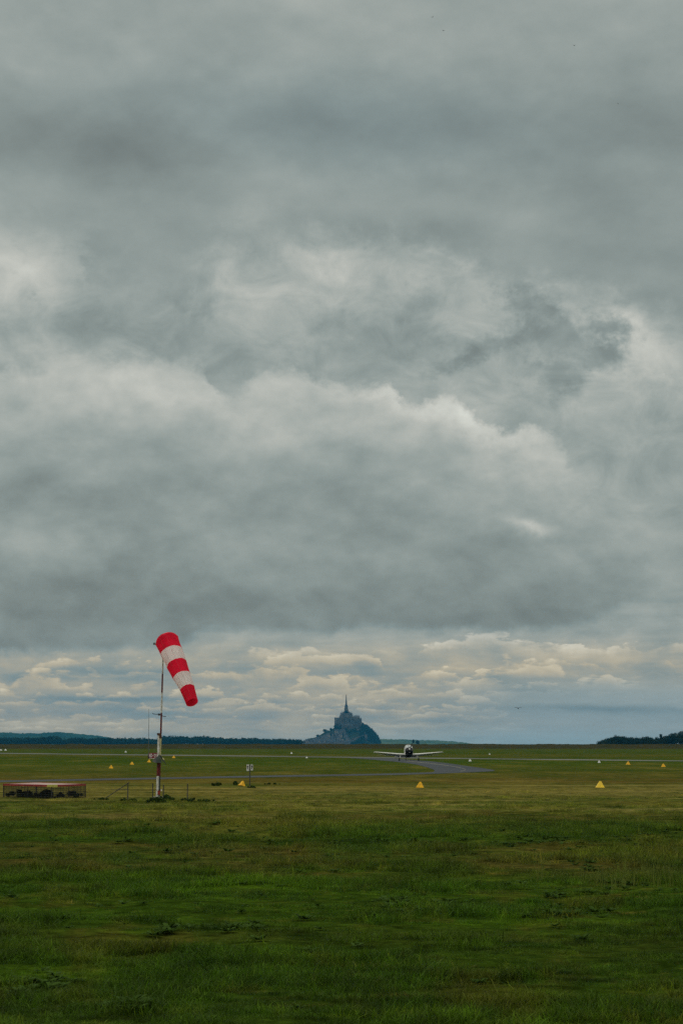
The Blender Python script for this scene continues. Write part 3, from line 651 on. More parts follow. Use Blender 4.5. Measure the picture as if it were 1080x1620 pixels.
g0 = gnd(164, 1264.5); D0 = g0.y
t = thing('brace', 'thin slanting brace with a level wire, left of the windsock', 'brace', (g0.x, g0.y, 0.0))
bl = lambda x, y: at(x, y, D0) - g0
b = MB(); b.tube([bl(163, 1265.5), bl(205, 1237.5)], .016, 6); b.build('slanting_bar', m_post, t)
b = MB(); b.tube([bl(176, 1249.2), bl(190, 1249.6), bl(202, 1249.2)], .009, 6); b.build('wire', m_post, t)
for a in ((160, 1265.5, 26, 5, 'low dark tuft at the foot of the slanting brace'), (203, 1267.5, 30, 7, 'low dark tuft around the post left of the windsock'), (248, 1268.5, 34, 13, 'dark bushy growth hiding the windsock mast foot'),
          (264, 1266.5, 26, 12, 'small bush growing just right of the windsock mast foot'), (296, 1267, 20, 7, 'low tuft around the lone post right of the windsock'), (318, 1268, 48, 8, 'long low dark bush right of the lone post'),
          (343, 1243.5, 20, 9, 'round dark bush left of the leaning yellow marker'), (372.5, 1242, 9, 9, 'small dark bush touching the leaning yellow marker'), (430, 1241, 26, 4, 'flat green patch of growth right of the small white sign'), (398, 1246.5, 14, 5, 'low tuft at the foot of the small white sign post')):
    bush('bush', *a, n=1100 if a[2] > 20 else 600)

# ------------------------------------------------------------------ fenced low platform at the left
pl = [(6, 1261.6), (82, 1264.0), (135.3, 1261.6), (58, 1258.4)]
pg = [gnd(*q) for q in pl]; cen = sum(pg, Vector()) / 4; cen.z = 0
t = thing('signal_platform', 'low red-rimmed platform on wire mesh sides, at the far left', 'platform', cen)
lp = [q - cen for q in pg]; PH = .52
m_top = mat('faded_pink_and_white_top', (.34, .27, .24), rough=.7, scale=.9, col2=(.28, .12, .10), spec=.1)
m_rim = mat('red_rim_paint', (.26, .02, .02), rough=.5, scale=3)
b = MB(); b.add([q + Vector((0, 0, PH)) for q in lp] + [q + Vector((0, 0, PH + .03)) for q in lp], [(3, 2, 1, 0), (4, 5, 6, 7), (0, 1, 5, 4), (1, 2, 6, 5), (2, 3, 7, 6), (3, 0, 4, 7)]); b.build('top_panel', m_top, t)
def seg_box(b, p, q, w_, h_, z):
    d = q - p; L = math.hypot(d.x, d.y); b.box(((p.x + q.x) / 2, (p.y + q.y) / 2, z), (L, w_, h_), rz=math.atan2(d.y, d.x))
for i in range(4):
    b = MB(); seg_box(b, lp[i], lp[(i + 1) % 4], .05, .075, PH + .003); b.build('rim', m_rim, t)
b = MB(); b.box((lp[1].x + .02, lp[1].y + .03, PH + .0), (.42, .12, .10), rz=.1); b.build('corner_plate', mat('yellow_corner', (.42, .38, .08), rough=.6), t)
for i in range(4):
    b = MB(); b.tube([lp[i] + Vector((0, 0, -.05)), lp[i] + Vector((0, 0, PH))], .022, 8); b.build('post', m_dk, t)
for i in range(4):
    b = MB(); p, q = lp[i], lp[(i + 1) % 4]; n = 34
    for j in range(1, n): a = p.lerp(q, j / n); b.tube([a, a + Vector((0, 0, PH - .03))], .006, 4)
    for j in range(1, 6): b.tube([p + Vector((0, 0, PH * j / 6)), q + Vector((0, 0, PH * j / 6))], .006, 4)
    if i in (0, 1): a = p.lerp(q, .5); b.tube([a, a + Vector((0, 0, PH))], .014, 6)
    b.build('wire_mesh', m_dk, t)
for x, wpx, h_, lb_ in ((34, 50, 16, 'dark weeds inside the left end of the low platform'), (72, 44, 17, 'dark weeds under the middle of the low platform'), (110, 46, 15, 'dark weeds inside the right end of the low platform')):
    bush('bush', x, 1261.5, wpx, h_, lb_, n=2600)

# ------------------------------------------------------------------ wedge markers
m_yel = mat('yellow_marker_paint', (.86, .46, .012), rough=.7, scale=9, col2=(.56, .30, .03)); m_mw = mat('white_marker_paint', (.75, .75, .73), rough=.5, scale=5)
m_yel2 = mat('pale_yellow_marker_paint', (.88, .60, .04), rough=.7, scale=9, col2=(.66, .44, .06))
def marker(x, yb, wpx, hpx, m, label, grp, lean=None, rz=.5):
    lean = random.uniform(-.07, .07) if lean is None else lean
    g_ = gnd(x, yb); k = g_.y / F; W = wpx * k; Hh = hpx * k
    t = thing('runway_marker', label, 'marker', (g_.x, g_.y, float(gz(g_.x, g_.y))), (0, lean, rz), grp)
    b = MB(); n = W / 2; tp = W * .09; Dp = W * .42
    b.add([(-n, -Dp, 0), (n, -Dp, 0), (n, Dp, 0), (-n, Dp, 0), (-tp, -tp, Hh), (tp, -tp, Hh), (tp, tp, Hh), (-tp, tp, Hh)], [(3, 2, 1, 0), (4, 5, 6, 7), (0, 1, 5, 4), (1, 2, 6, 5), (2, 3, 7, 6), (3, 0, 4, 7)])
    b.build('shell', m, t, bevel=W * .02)
    b = MB(); b.box((0, 0, .006), (W * 1.06, W * .9, .014)); b.build('base_rim', m, t)
GY, GW = 'yellow wedge markers on the airfield', 'white wedge markers along the runway'
for a in ((176, 1215.6, 7, 5, m_yel, 'yellow marker farthest left of all the yellow ones'), (209, 1209.6, 6.5, 4.4, m_yel, 'yellow marker midway between the leftmost one and the runway board'), (236, 1206.0, 6, 4.4, m_yel, 'yellow marker under the red 03-21 board'),
          (275, 1199.2, 5, 3.8, m_yel, 'small yellow marker just right of the windsock mast'), (664, 1246.3, 12.5, 9.2, m_yel, 'large yellow marker below the small aeroplane'), (948.5, 1246.3, 13.5, 10.2, m_yel2, 'largest and palest yellow marker, in the grass at right'),
          (992.8, 1209.6, 6.5, 5, m_yel, 'small yellow marker at right, beside a white marker'), (1048.5, 1213.2, 7.2, 5, m_yel, 'yellow marker farthest right, near the picture edge')):
    marker(a[0], a[1], a[2], a[3], a[4], a[5], GY, rz=random.uniform(-.15, .15))
marker(382.5, 1243.6, 9.5, 8.5, m_yel, 'tipped yellow marker leaning beside the small white sign', GY, lean=.28, rz=.7)
for a in ((2, 1187.2, 4.6, 1.8, 'white marker cut by the left picture edge'), (9.3, 1187.2, 4.4, 2.2, 'white marker second from the left picture edge'), (199, 1190.3, 3.6, 2.6, 'white marker far behind the left yellow ones'), (461, 1192.4, 3.6, 2.6, 'white marker far behind, below the left end of the abbey mount'),
          (485, 1199.3, 3.6, 2.6, 'white marker nearest left of the taxiway mouth'), (743, 1204.5, 5, 4, 'brightest white marker, right of the aeroplane wingtip'), (774, 1193.8, 2.6, 2.2, 'tiny white marker beyond the runway, right of the aeroplane'), (947, 1206.6, 4.8, 3.6, 'white marker left of the small yellow one at right')):
    marker(a[0], a[1], a[2], a[3], m_mw, a[4], GW, rz=random.uniform(-.1, .1))

# ------------------------------------------------------------------ writing from strokes
def stroke_text(b, text, org, ex, ez, ny, hgt, wd, gap, lw, th=.01):
    S = {'0': [[(0, 0), (1, 0), (1, 1), (0, 1), (0, 0)]], '3': [[(0, 1), (1, 1), (.45, .55), (1, .4), (1, 0), (0, 0)]], '-': [[(.1, .5), (.9, .5)]], '2': [[(0, .8), (0, 1), (1, 1), (1, .55), (0, 0), (1, 0)]], '1': [[(.2, .8), (.6, 1), (.6, 0)]]}
    x = 0
    for ch in text:
        for st_ in S[ch]:
            for (a, c_), (d, e) in zip(st_[:-1], st_[1:]):
                p = org + ex * (x + a * wd) + ez * (c_ * hgt); q = org + ex * (x + d * wd) + ez * (e * hgt); dr_ = (q - p).normalized(); p = p - dr_ * lw * .5; q = q + dr_ * lw * .5; s_ = dr_.cross(ny).normalized() * lw / 2
                b.add([p - s_, q - s_, q + s_, p + s_, p - s_ + ny * th, q - s_ + ny * th, q + s_ + ny * th, p + s_ + ny * th], [(3, 2, 1, 0), (4, 5, 6, 7), (0, 1, 5, 4), (1, 2, 6, 5), (2, 3, 7, 6), (3, 0, 4, 7)])
        x += wd + gap
g_ = gnd(242.6, 1200.8); k = g_.y / F
t = thing('runway_board', 'dark red board with white 03-21, behind the windsock mast', 'sign', g_)
b = MB(); b.box((0, 0, 5.4 * k), (13.6 * k, .12, 8.4 * k)); b.build('panel', mat('dark_red_board', (.22, .012, .02), rough=.5, scale=2, col2=(.15, .01, .015)), t, bevel=.01)
b = MB(); stroke_text(b, '03-21', Vector((-5.8 * k, -.062, 3.0 * k)), Vector((1, 0, 0)), Vector((0, 0, 1)), Vector((0, -1, 0)), 5.0 * k, 1.55 * k, .85 * k, .75 * k); b.build('numerals', mat('white_numerals', (.8, .78, .76)), t)
b = MB(); b.box((-1.5 * k, -.1, .75 * k), (9 * k, .15, .5 * k)); b.build('base_bar', m_mw, t)
for s_ in (-1, 1): b = MB(); b.box((s_ * 5 * k, 0, .55 * k), (.08, .08, 1.1 * k)); b.build('leg', m_dk, t)
# small double sign on a post
g_ = gnd(395.2, 1243.5); k = g_.y / F; z0 = float(gz(g_.x, g_.y))
t = thing('post_sign', 'two small white plates on a dark post in the grass', 'sign', (g_.x, g_.y, z0))
b = MB(); b.box((0, 0, 17 * k), (1.6 * k, 1.6 * k, 34.5 * k)); b.build('post', m_post, t, bevel=.004)
for s_, w_, h_, z_ in ((-1, 4.3, 10, 28.8), (1, 3.8, 9.2, 29.2)):
    b = MB(); b.box((s_ * (w_ / 2 + 1.0) * k, .02, z_ * k), (w_ * k, .012, h_ * k), rz=s_ * .25); o = b.build('plate', mat('weathered_white_plate', (.62, .62, .58), rough=.6, scale=20, col2=(.42, .43, .42)), t)
    b = MB(); ex = Vector((math.cos(s_ * .25), math.sin(s_ * .25), 0)); ny = Vector((math.sin(s_ * .25), -math.cos(s_ * .25), 0)); c_ = Vector((s_ * (w_ / 2 + 1.0) * k, .02, z_ * k)) + ny * .007
    for (a0, a1) in (((-1.2, .5), (-.2, 3.2)), ((-.2, 3.2), (.6, 2.0)), ((.6, 2.0), (-.6, -.5)), ((-.6, -.5), (.8, -2.6))):
        p = c_ + ex * a0[0] * k * s_ * -1 + Vector((0, 0, a0[1] * k)); q = c_ + ex * a1[0] * k * s_ * -1 + Vector((0, 0, a1[1] * k)); d = (q - p).normalized(); sw = d.cross(ny).normalized() * .5 * k
        b.add([p - sw, q - sw, q + sw, p + sw, p - sw + ny * .003, q - sw + ny * .003, q + sw + ny * .003, p + sw + ny * .003], [(3, 2, 1, 0), (4, 5, 6, 7), (0, 1, 5, 4), (1, 2, 6, 5), (2, 3, 7, 6), (3, 0, 4, 7)])
    b.build('marking', m_dk, o)
# thin mast behind
g_ = gnd(235.2, 1199.5); k = g_.y / F
t = thing('aerial_mast', 'very thin dark mast behind the 03-21 board', 'mast', g_)
b = MB(); b.tube([(0, 0, 0), (0, 0, 40 * k), (.1 * k, 0, 77.5 * k)], [.04, .035, .02], 6); b.build('pole', m_hoop, t)
b = MB(); b.tube([(0, 0, 0), (0, 0, .5)], .12, 8); b.build('foot', m_dk, t)

# ------------------------------------------------------------------ small aeroplane, tail-dragger seen from the front
g_ = gnd(646.6, 1203.9); PY = g_.y
ac = thing('small_aeroplane', 'small low-wing propeller aeroplane taxiing head-on', 'aeroplane', (g_.x, g_.y, .009), (R(-11), 0, R(3.8)))
m_acw = mat('cream_aircraft_paint', (.68, .67, .63), rough=.4, var=.03, scale=2, spec=.6); m_ack = mat('black_aircraft_paint', (.012, .012, .014), rough=.35, var=.1); m_tyre = mat('tyre_rubber', (.015, .015, .015), rough=.85)
m_red_ac = mat('dark_red_aircraft_trim', (.25, .05, .05), rough=.35)
def sup(y, zc, hw, hh, n=28, e=2.6):
    out = []
    for j in range(n):
        a = 2 * math.pi * j / n; c, s = math.cos(a), math.sin(a)
        out.append(Vector((hw * math.copysign(abs(c) ** (2 / e), c), y, zc + hh * math.copysign(abs(s) ** (2 / e), s))))
    return out
fus = [(-.38, 1.22, .53, .45), (0, 1.17, .55, .49), (.5, 1.13, .55, .52), (1.2, 1.15, .50, .48), (1.9, 1.2, .40, .39), (2.8, 1.26, .28, .27), (3.8, 1.32, .15, .18), (4.7, 1.36, .04, .12)]
b = MB(); b.loft([sup(*q) for q in fus]); fu = b.build('fuselage', m_acw, ac, smooth=True)
b = MB(); b.loft([sup(-1.12, 1.30, .24, .20), sup(-1.08, 1.29, .34, .27), sup(-.92, 1.26, .45, .36), sup(-.6, 1.23, .515, .43), sup(-.382, 1.22, .535, .455)]); cw = b.build('cowling', m_ack, ac, smooth=True)
for s_ in (-1, 1): b = MB(); b.tube([(s_ * .3, -1.12, 1.24), (s_ * .3, -1.0, 1.24)], .09, 14); b.build('air_intake', mat('intake_metal', (.10, .10, .10), metal=.5, rough=.4), cw)
b = MB(); b.tube([(0, -.98, .92), (0, -1.08, .93)], .055, 10); b.build('oil_cooler_duct', mat('pale_duct', (.3, .3, .3)), cw)
# black belly fairing under the fuselage
b = MB(); b.loft([sup(-.40, .98, .50, .26), sup(.2, .86, .52, .27), sup(1.0, .86, .46, .24), sup(1.7, .98, .34, .2)]); b.build('belly', m_ack, ac, smooth=True)
b = MB(); b.loft([sup(-1.34, 1.31, .015, .015, 16, 2), sup(-1.30, 1.31, .06, .06, 16, 2), sup(-1.22, 1.31, .11, .11, 16, 2), sup(-1.12, 1.31, .135, .135, 16, 2)]); b.build('spinner', m_acw, ac, smooth=True)
b = MB(); pa = R(66)
for s_ in (1, -1):
    rg = []
    for r_, ch, tw in ((.08, .10, 1.0), (.3, .14, .7), (.6, .13, .45), (.84, .09, .3), (.90, .03, .25)):
        d = Vector((math.cos(pa), 0, math.sin(pa))) * s_; e_ = Vector((-math.sin(pa), 0, math.cos(pa))) * s_
        cc = Vector((0, -1.19, 1.31)) + d * r_; w1 = e_ * math.cos(tw) * ch / 2 + Vector((0, math.sin(tw), 0)) * ch / 2; w2 = Vector((0, 1, 0)) * .012
        rg.append([cc - w1, cc - w2, cc + w1, cc + w2])
    b.loft(rg)
b.build('propeller', m_ack, ac)
# canopy and frames
m_gl = bpy.data.materials.new('canopy_glass'); m_gl.use_nodes = True; E.nt = m_gl.node_tree; p = E.nt.nodes['Principled BSDF']
p.inputs['Base Color'].default_value = (.75, .82, .84, 1); p.inputs['Roughness'].default_value = .05; p.inputs['Alpha'].default_value = .38; p.inputs['Specular IOR Level'].default_value = .8
nv = noise(E(E.nt.nodes.new('ShaderNodeTexCoord').outputs['Object']), 3.0); E.nt.links.new(lin(0, 1, nv, .03, .12).s, p.inputs['Roughness'])
def arch(y, hw, zb, zt, n=16, o=0.0):
    return [Vector(((hw + o) * math.copysign(abs(math.cos(a)) ** .8, math.cos(a)), y, zb + (zt + o - zb) * math.sin(a) ** .8)) for a in [math.pi * j / n for j in range(n + 1)]]
secs = [(-.30, .46, 1.50, 1.64), (.0, .50, 1.5, 1.96), (.35, .51, 1.5, 2.17), (.75, .50, 1.5, 2.22), (1.2, .45, 1.48, 2.12), (1.7, .33, 1.44, 1.86), (2.2, .18, 1.42, 1.60)]
b = MB()
for i in range(len(secs) - 1):
    A, B = arch(*secs[i]), arch(*secs[i + 1]); n = len(A); b.add(A + B, [(j, j + 1, n + j + 1, n + j) for j in range(n - 1)])
b.build('canopy', m_gl, ac, smooth=True)
for q, m_ in ((2, m_acw), (4, m_acw)):
    b = MB(); b.tube(arch(*secs[q], o=.012), .028, 6); b.build('canopy_frame', m_, ac)
b = MB(); b.tube([(s_x, -.28 + 0, 1.62) for s_x in (-.0,)] + [(0, 0, 1.96), (0, .35, 2.18)], .02, 6); b.build('windscreen_post', m_ack, ac)
b = MB(); b.box((0, -.05, 1.60), (.9, .5, .10), top=.8); b.build('dashboard', m_ack, ac, bevel=.02)
for s_ in (-1, 1): b = MB(); b.box((s_ * .24, .75, 1.55), (.40, .14, .62), top=.75); b.build('seat', m_red_ac if s_ < 0 else m_ack, ac, bevel=.03)
# wings: thick tapered panels
def foil(x, yle, ch, z, th, n=14):
    up = []; lo = []
    for i in range(n + 1):
        t_ = 1 - math.cos(math.pi / 2 * i / n); yt = 5 * th * (.2969 * math.sqrt(t_) - .126 * t_ - .3516 * t_ ** 2 + .2843 * t_ ** 3 - .1036 * t_ ** 4)
        up.append(Vector((x, yle + t_ * ch, z + yt * ch * 1.25))); lo.append(Vector((x, yle + t_ * ch, z - yt * ch * .75)))
    return up[::-1] + lo[1:]
for s_ in (-1, 1):
    b = MB(); b.loft([foil(s_ * x, y, c, z, th) for x, y, c, z, th in ((.30, -.28, 1.75, .80, .16), (1.3, -.25, 1.68, .85, .155), (2.8, -.18, 1.5, .99, .145), (3.9, -.08, 1.22, 1.12, .13), (4.35, .05, .92, 1.17, .12), (4.53, .25, .55, 1.20, .10))]); wg = b.build('wing', m_acw, ac, smooth=True)
    b = MB(); b.box((s_ * 3.1, 1.15, .93), (1.9, .22, .03)); b.build('aileron', m_acw, wg)
    b = MB(); b.tube([(s_ * 3.7, .2, .96), (s_ * 3.7, .2, .80), (s_ * 3.7, .0, .80)], .012, 6)
    if s_ > 0: b.build('pitot_tube', m_ack, wg)
    b = MB(); b.loft([[Vector((s_ * x + dx_, y + dy_, z)) for dx_, dy_ in ((-.06 * w_, 0), (0, -.16 * w_), (.06 * w_, 0), (0, .2 * w_))] for x, y, z, w_ in ((1.06, .12, .78, 1.3), (1.12, .08, .52, 1.1), (1.19, .04, .30, 1))]); lg = b.build('landing_gear_leg', m_acw, ac, smooth=False)
    b = MB(); n = 20; b.loft([[Vector((s_ * 1.25 + xx_, math.cos(2 * math.pi * j / n) * r_, .205 + math.sin(2 * math.pi * j / n) * r_)) for j in range(n)] for xx_, r_ in ((-.075, .15), (-.06, .195), (0, .208), (.06, .195), (.075, .15))]); wh = b.build('wheel', m_tyre, lg, smooth=True)
# tail
b = MB(); b.loft([foil(x, y, c, 1.38, .09) for x, y, c in ((-1.45, 4.25, .45), (-.9, 4.05, .7), (0, 3.85, .95), (.9, 4.05, .7), (1.45, 4.25, .45))]); b.build('tailplane', m_acw, ac, smooth=True)
b = MB(); b.loft([[Vector((p_.z - z_, p_.y, z_ + p_.x * 0)) for p_ in foil(0, y, c, z_, .09)] for z_, y, c in ((1.38, 3.7, 1.15), (1.9, 4.1, .9), (2.3, 4.4, .6))]); b.build('fin', m_acw, ac, smooth=True)
b = MB(); b.tube([(0, 4.3, 1.25), (0, 4.45, 1.0)], .025, 6); n = 14; b.loft([[Vector((xx_, 4.48 + math.cos(2 * math.pi * j / n) * r_, .96 + math.sin(2 * math.pi * j / n) * r_)) for j in range(n)] for xx_, r_ in ((-.035, .07), (0, .085), (.035, .07))]); b.build('tail_wheel', m_tyre, ac, smooth=True)

# ------------------------------------------------------------------ birds
m_bird = mat('dark_plumage', (.03, .03, .03), rough=.8); m_gull = mat('grey_gull_plumage', (.05, .05, .05), rough=.8)
def bird(name, x, y, D, span, bank, flap, label, grp=None, m=m_bird, yaw=.4):
    c = at(x, y, D); t = thing(name, label, 'bird', c, (0, bank, yaw), grp)
    b = MB(); s = span
    prof = [(-.26, .014), (-.2, .05), (-.08, .085), (.04, .095), (.16, .055), (.28, .025), (.34, .012)]
    rg = [[Vector((math.cos(a) * r * s, yy * s, math.sin(a) * r * .9 * s)) for a in [2 * math.pi * j / 10 for j in range(10)]] for yy, r in prof]
    b.loft(rg)
    for sd_ in (-1, 1):
        st_ = [(.02, -.10, .22, 0), (.18, -.13, .20, flap * .6), (.34, -.09, .15, flap), (.5, .02, .03, flap * .55)]
        rg = [[Vector((sd_ * xx * s, yy * s, (zz + .0) * s + .012 * s)), Vector((sd_ * xx * s, (yy + ch * .4) * s, zz * s + .045 * s)), Vector((sd_ * xx * s, (yy + ch) * s, zz * s)), Vector((sd_ * xx * s, (yy + ch * .4) * s, zz * s - .004 * s))] for xx, yy, ch, zz in st_]
        b.loft(rg)
    b.add([(-.02 * s, .3 * s, 0), (.02 * s, .3 * s, 0), (.07 * s, .42 * s, 0), (-.07 * s, .42 * s, 0), (0, .34 * s, .012 * s)], [(0, 1, 2, 3), (0, 1, 4), (1, 2, 4), (2, 3, 4), (3, 0, 4)])
    b.build('body_and_wings', m, t, smooth=False)
    b = MB(); b.tube([(0, -.26 * s, 0), (0, -.33 * s, -.01 * s)], [.012 * s, .002 * s], 6); b.build('bill', m, t)
GB = 'tiny birds high in the clouds'
bird('gull', 819, 1120.3, 430, 1.12, -.05, .10, 'gull gliding low over the field right of the abbey mount', m=m_gull, yaw=.15)
bird('gull', 252, 1130.3, 300, 1.55, .24, -.08, 'faint long-winged bird passing behind the windsock pole', m=m_gull, yaw=.1)
bird('small_bird', 684, 27, 420, .52, -.5, .16, 'tiny dark bird at the top edge, leftmost of the four', GB)
bird('small_bird', 701, 48.5, 420, .50, .1, .1, 'tiny dark bird second from left, just below the first', GB)
bird('small_bird', 908, 72, 420, .52, -.2, .16, 'tiny dark bird high at right above the grey cloud', GB)
bird('small_bird', 977, 164, 420, .38, -.1, .1, 'tiniest dark bird, the lowest and rightmost of four', GB)

# ------------------------------------------------------------------ salt-marsh scrub beyond the airfield
def scrub():
    v = []; f = []; xs_ = np.arange(-330, 330, 1.1); rows = [(1290, -.1), (1305, .45), (1325, .85), (1350, 1.25), (1380, 1.7), (1410, 2.0), (1440, 2.05), (1480, 1.4), (1520, -.3)]
    for yy, hh in rows:
        z = hh + (fbm(xs_ / 7, np.full_like(xs_, yy) / 20, 4, 51) * 1.0 + fbm(xs_ / 40, np.full_like(xs_, yy / 60.), 3, 61) * .35) * min(1, max(hh, 0)) + rng.normal(0, .06, len(xs_)) * (hh > 0)
        v += [(a + rng.normal(0, .2), yy + rng.normal(0, 3), float(c_)) for a, c_ in zip(xs_, z)]
    n = len(xs_)
    for i in range(len(rows) - 1):
        for j in range(n - 1): f.append((i * n + j, i * n + j + 1, (i + 1) * n + j + 1, (i + 1) * n + j))
    b = MB(); b.add(v, f); 
    m = mat('marsh_scrub', (.050, .040, .015), rough=1, scale=.09, col2=(.022, .026, .008), spec=0, detail=8)
    tag(b.build('scrub', m), 'low brown and olive marsh scrub along the far edge of the field', 'scrub', kind='stuff')
scrub()

# ------------------------------------------------------------------ woods and hills far off
def wood(name, trees, leaf, per, m, label):
    v = []; f = []
    for (x, y, z, hgt, wd) in trees:
        lobes = []
        for i in range(6):
            u = random.uniform(-1, 1); r = wd * random.uniform(.26, .42); lobes.append((x + u * (wd * .5 - r * .6), y + random.uniform(-1, 1) * wd * .4, z + hgt * random.uniform(.35, .78) * (1 - .25 * u * u), r))
        lobes.append((x, y, z + hgt * .3, wd * .5)); lobes.append((x, y, z + hgt - wd * .3, wd * .3))
        a, g = crown_mesh(lobes, leaf, per); b0 = len(v); v += a; f += [tuple(b0 + i for i in q) for q in g]
    b = MB(); b.add(v, f); return tag(b.build(name, m), label, 'wood', kind='stuff')
# right-hand wood, 2.4 km away
D = 2400.0; k = D / F; tr_ = []
prof = [(944, 1173), (950, 1169), (958, 1165.5), (966, 1165), (970, 1163.5), (978, 1165), (984, 1166), (992, 1166), (1002, 1167), (1010, 1166), (1020, 1166), (1026, 1167), (1034, 1166.5), (1042, 1166), (1052, 1162), (1060, 1159.5), (1070, 1158), (1080, 1156), (1100, 1153), (1130, 1151), (1180, 1150), (1240, 1152)]
px_ = [p_[0] for p_ in prof]; py_ = [p_[1] for p_ in prof]
for x in np.arange(944, 1240, 3.1):
    for row in range(3):
        yy = np.interp(x, px_, py_) + random.uniform(-2.0, 1.5) + (row == 0) * 3.5; xx_ = x + random.uniform(-1.5, 1.5); hgt = (HZ - yy) * k * (1 + 0) + H
        q = at(xx_, HZ, D + row * 22); tr_.append((q.x, D + row * 22 - 30, 0, hgt, random.uniform(5, 8)))
wood('wood', tr_, .42, 420, m_leafF, 'dark low wood on the right of the horizon')
def tree(x, ytop, D, wd_px, label, group=None, m=m_leafF, n=1500, leaf=.4, name='round_tree', base=0.0):
    q = at(x, HZ, D); k = D / F; hgt = (HZ - ytop) * k + H - base; wd = wd_px * k
    t = thing(name, label, 'tree', (q.x, D, base), group=group); lobes = []
    for i in range(8): u = random.uniform(-1, 1); r = wd * random.uniform(.22, .34); lobes.append((u * (wd * .5 - r), random.uniform(-.3, .3) * wd, hgt * random.uniform(.5, .85) * (1 - .15 * u * u), r))
    lobes += [(0, 0, hgt - wd * .33, wd * .33), (0, 0, hgt * .55, wd * .42)]
    a, g = crown_mesh(lobes, leaf, n, 1.0); b = MB(); b.add(a, g); b.build('crown', m, t)
    b = MB(); b.tube([(0, 0, -.3), (0, 0, hgt * .45)], [wd * .05, wd * .03], 7)
    for s_ in (-1, 1): b.tube([(0, 0, hgt * .35), (s_ * wd * .22, 0, hgt * .62)], [wd * .025, wd * .012], 5)
    b.build('trunk', m_bark, t)
tree(1044.5, 1161.2, 2390, 7, 'round dark tree rising above the wood at right')
# left-hand tree line, about 5 km away
D = 5200.0; k = D / F; tr_ = []
top = [(-250, 1164), (-60, 1165), (0, 1166), (60, 1167), (84, 1163.5), (92, 1165), (98, 1170), (105, 1167), (125, 1167), (140, 1169), (150, 1167), (180, 1167.5), (215, 1167.5), (228, 1167), (240, 1169.5), (250, 1169.5), (258, 1164.5), (290, 1164), (300, 1166), (312, 1164), (330, 1165), (352, 1167), (380, 1168), (400, 1168.5), (440, 1169.5), (480, 1170), (520, 1171)]
tx = [a[0] for a in top]; ty = [a[1] for a in top]
for x in np.arange(-250, 474, 2.2):
    for row in range(2):
        yy = np.interp(x, tx, ty) + random.uniform(-1.0, 1.9); hgt = (HZ - yy) * k + H; q = at(x + random.uniform(-1.5, 1.5), HZ, D + row * 60); tr_.append((q.x, D + row * 60, 0, hgt, random.uniform(11, 17)))
wood('tree_belt', tr_, 1.5, 130, m_leafL, 'long blue-green belt of trees on the left of the horizon')['category'] = 'trees'
def hills(name, D, dep, prof, m):
    k = D / F; xs_ = np.arange(prof[0][0], prof[-1][0], 1.0); hh = np.interp(xs_, [a[0] for a in prof], [a[1] for a in prof]); v = []; n = len(xs_)
    rows = [(-1, 0), (-.7, .25), (-.4, .55), (-.15, .85), (0, 1), (.3, .8), (1, 0)]
    for r_, a in rows:
        for x, h_ in zip(xs_, hh):
            top_ = (h_ * k + H) * a + (float(fbm(x / 3.1, r_ * 9, 4, 91)) * 7.0 * a); q = at(x, HZ, D + r_ * dep); v.append((q.x, q.y, top_ - (a == 0) * 3))
    f = [(i * n + j, i * n + j + 1, (i + 1) * n + j + 1, (i + 1) * n + j) for i in range(len(rows) - 1) for j in range(n - 1)]
    b = MB(); b.add(v, f); return tag(b.build(name, m, smooth=False), kind='structure')
m_hill = mat('far_hill_woods_and_fields', (.030, .060, .028), rough=1, scale=.006, col2=(.014, .034, .02), spec=0)
m_hill2 = mat('far_coast_fields', (.10, .13, .05), rough=1, scale=.008, col2=(.03, .06, .035), spec=0)
hills('hills', 11000, 1300, [(-500, 24), (-200, 20), (0, 18.5), (30, 17), (60, 17), (90, 19), (110, 17.5), (135, 15), (150, 14), (175, 10), (200, 5), (240, 2), (300, 0)], m_hill)
hills('coast', 11500, 900, [(540, 6), (590, 7.2), (610, 7.6), (640, 7.2), (660, 6), (690, 5.8), (715, 4.2), (735, 2.2), (745, .3), (760, -1)], m_hill2)
tree(653.5, 1169.8, 5000, 4.2, 'small pointed far tree just above the aeroplane canopy', m=m_leafL, n=500, leaf=1.0)
tree(660, 1171.3, 5000, 6.4, 'broad round far tree just right of the pointed one', m=m_leafL, n=600, leaf=1.2)

# ------------------------------------------------------------------ the abbey mount
MD = 8600.0; zu = MD / F / 7.7143                 # metres per unit of my enlarged sketch of the mount
m0 = at(547.5, HZ, MD); m0.z = 0
def M(X, Ys, y=0.0): return Vector((m0.x + (X - 598) * zu, MD + y, (672 - Ys) * zu))
m_stone = mat('granite', (.145, .13, .105), rough=.95, scale=.10, col2=(.055, .05, .045)); m_slate = mat('slate_roof', (.045, .05, .058), rough=.7, scale=.3)
m_rock = mat('rock_and_scrub', (.030, .040, .018), rough=1, scale=.05, col2=(.016, .024, .012), spec=0); m_mtree = mat('mount_trees', (.020, .036, .014), rough=1, scale=.06, spec=0)
m_win = mat('dark_opening', (.02, .02, .02), rough=.4); m_hw = mat('house_stone', (.20, .185, .16), rough=.9, scale=.2, col2=(.08, .075, .07)); m_hp = mat('pale_render', (.75, .74, .70), rough=.8)
prof = [(-10, 0), (20, 14), (60, 30), (130, 75), (220, 88), (260, 112), (300, 128), (350, 168), (400, 172), (450, 205), (520, 232), (600, 240), (700, 238), (790, 232), (850, 212), (905, 160), (945, 122), (985, 62), (1005, 10), (1015, -5)]
PX = [a[0] for a in prof]; PZ = [a[1] for a in prof]
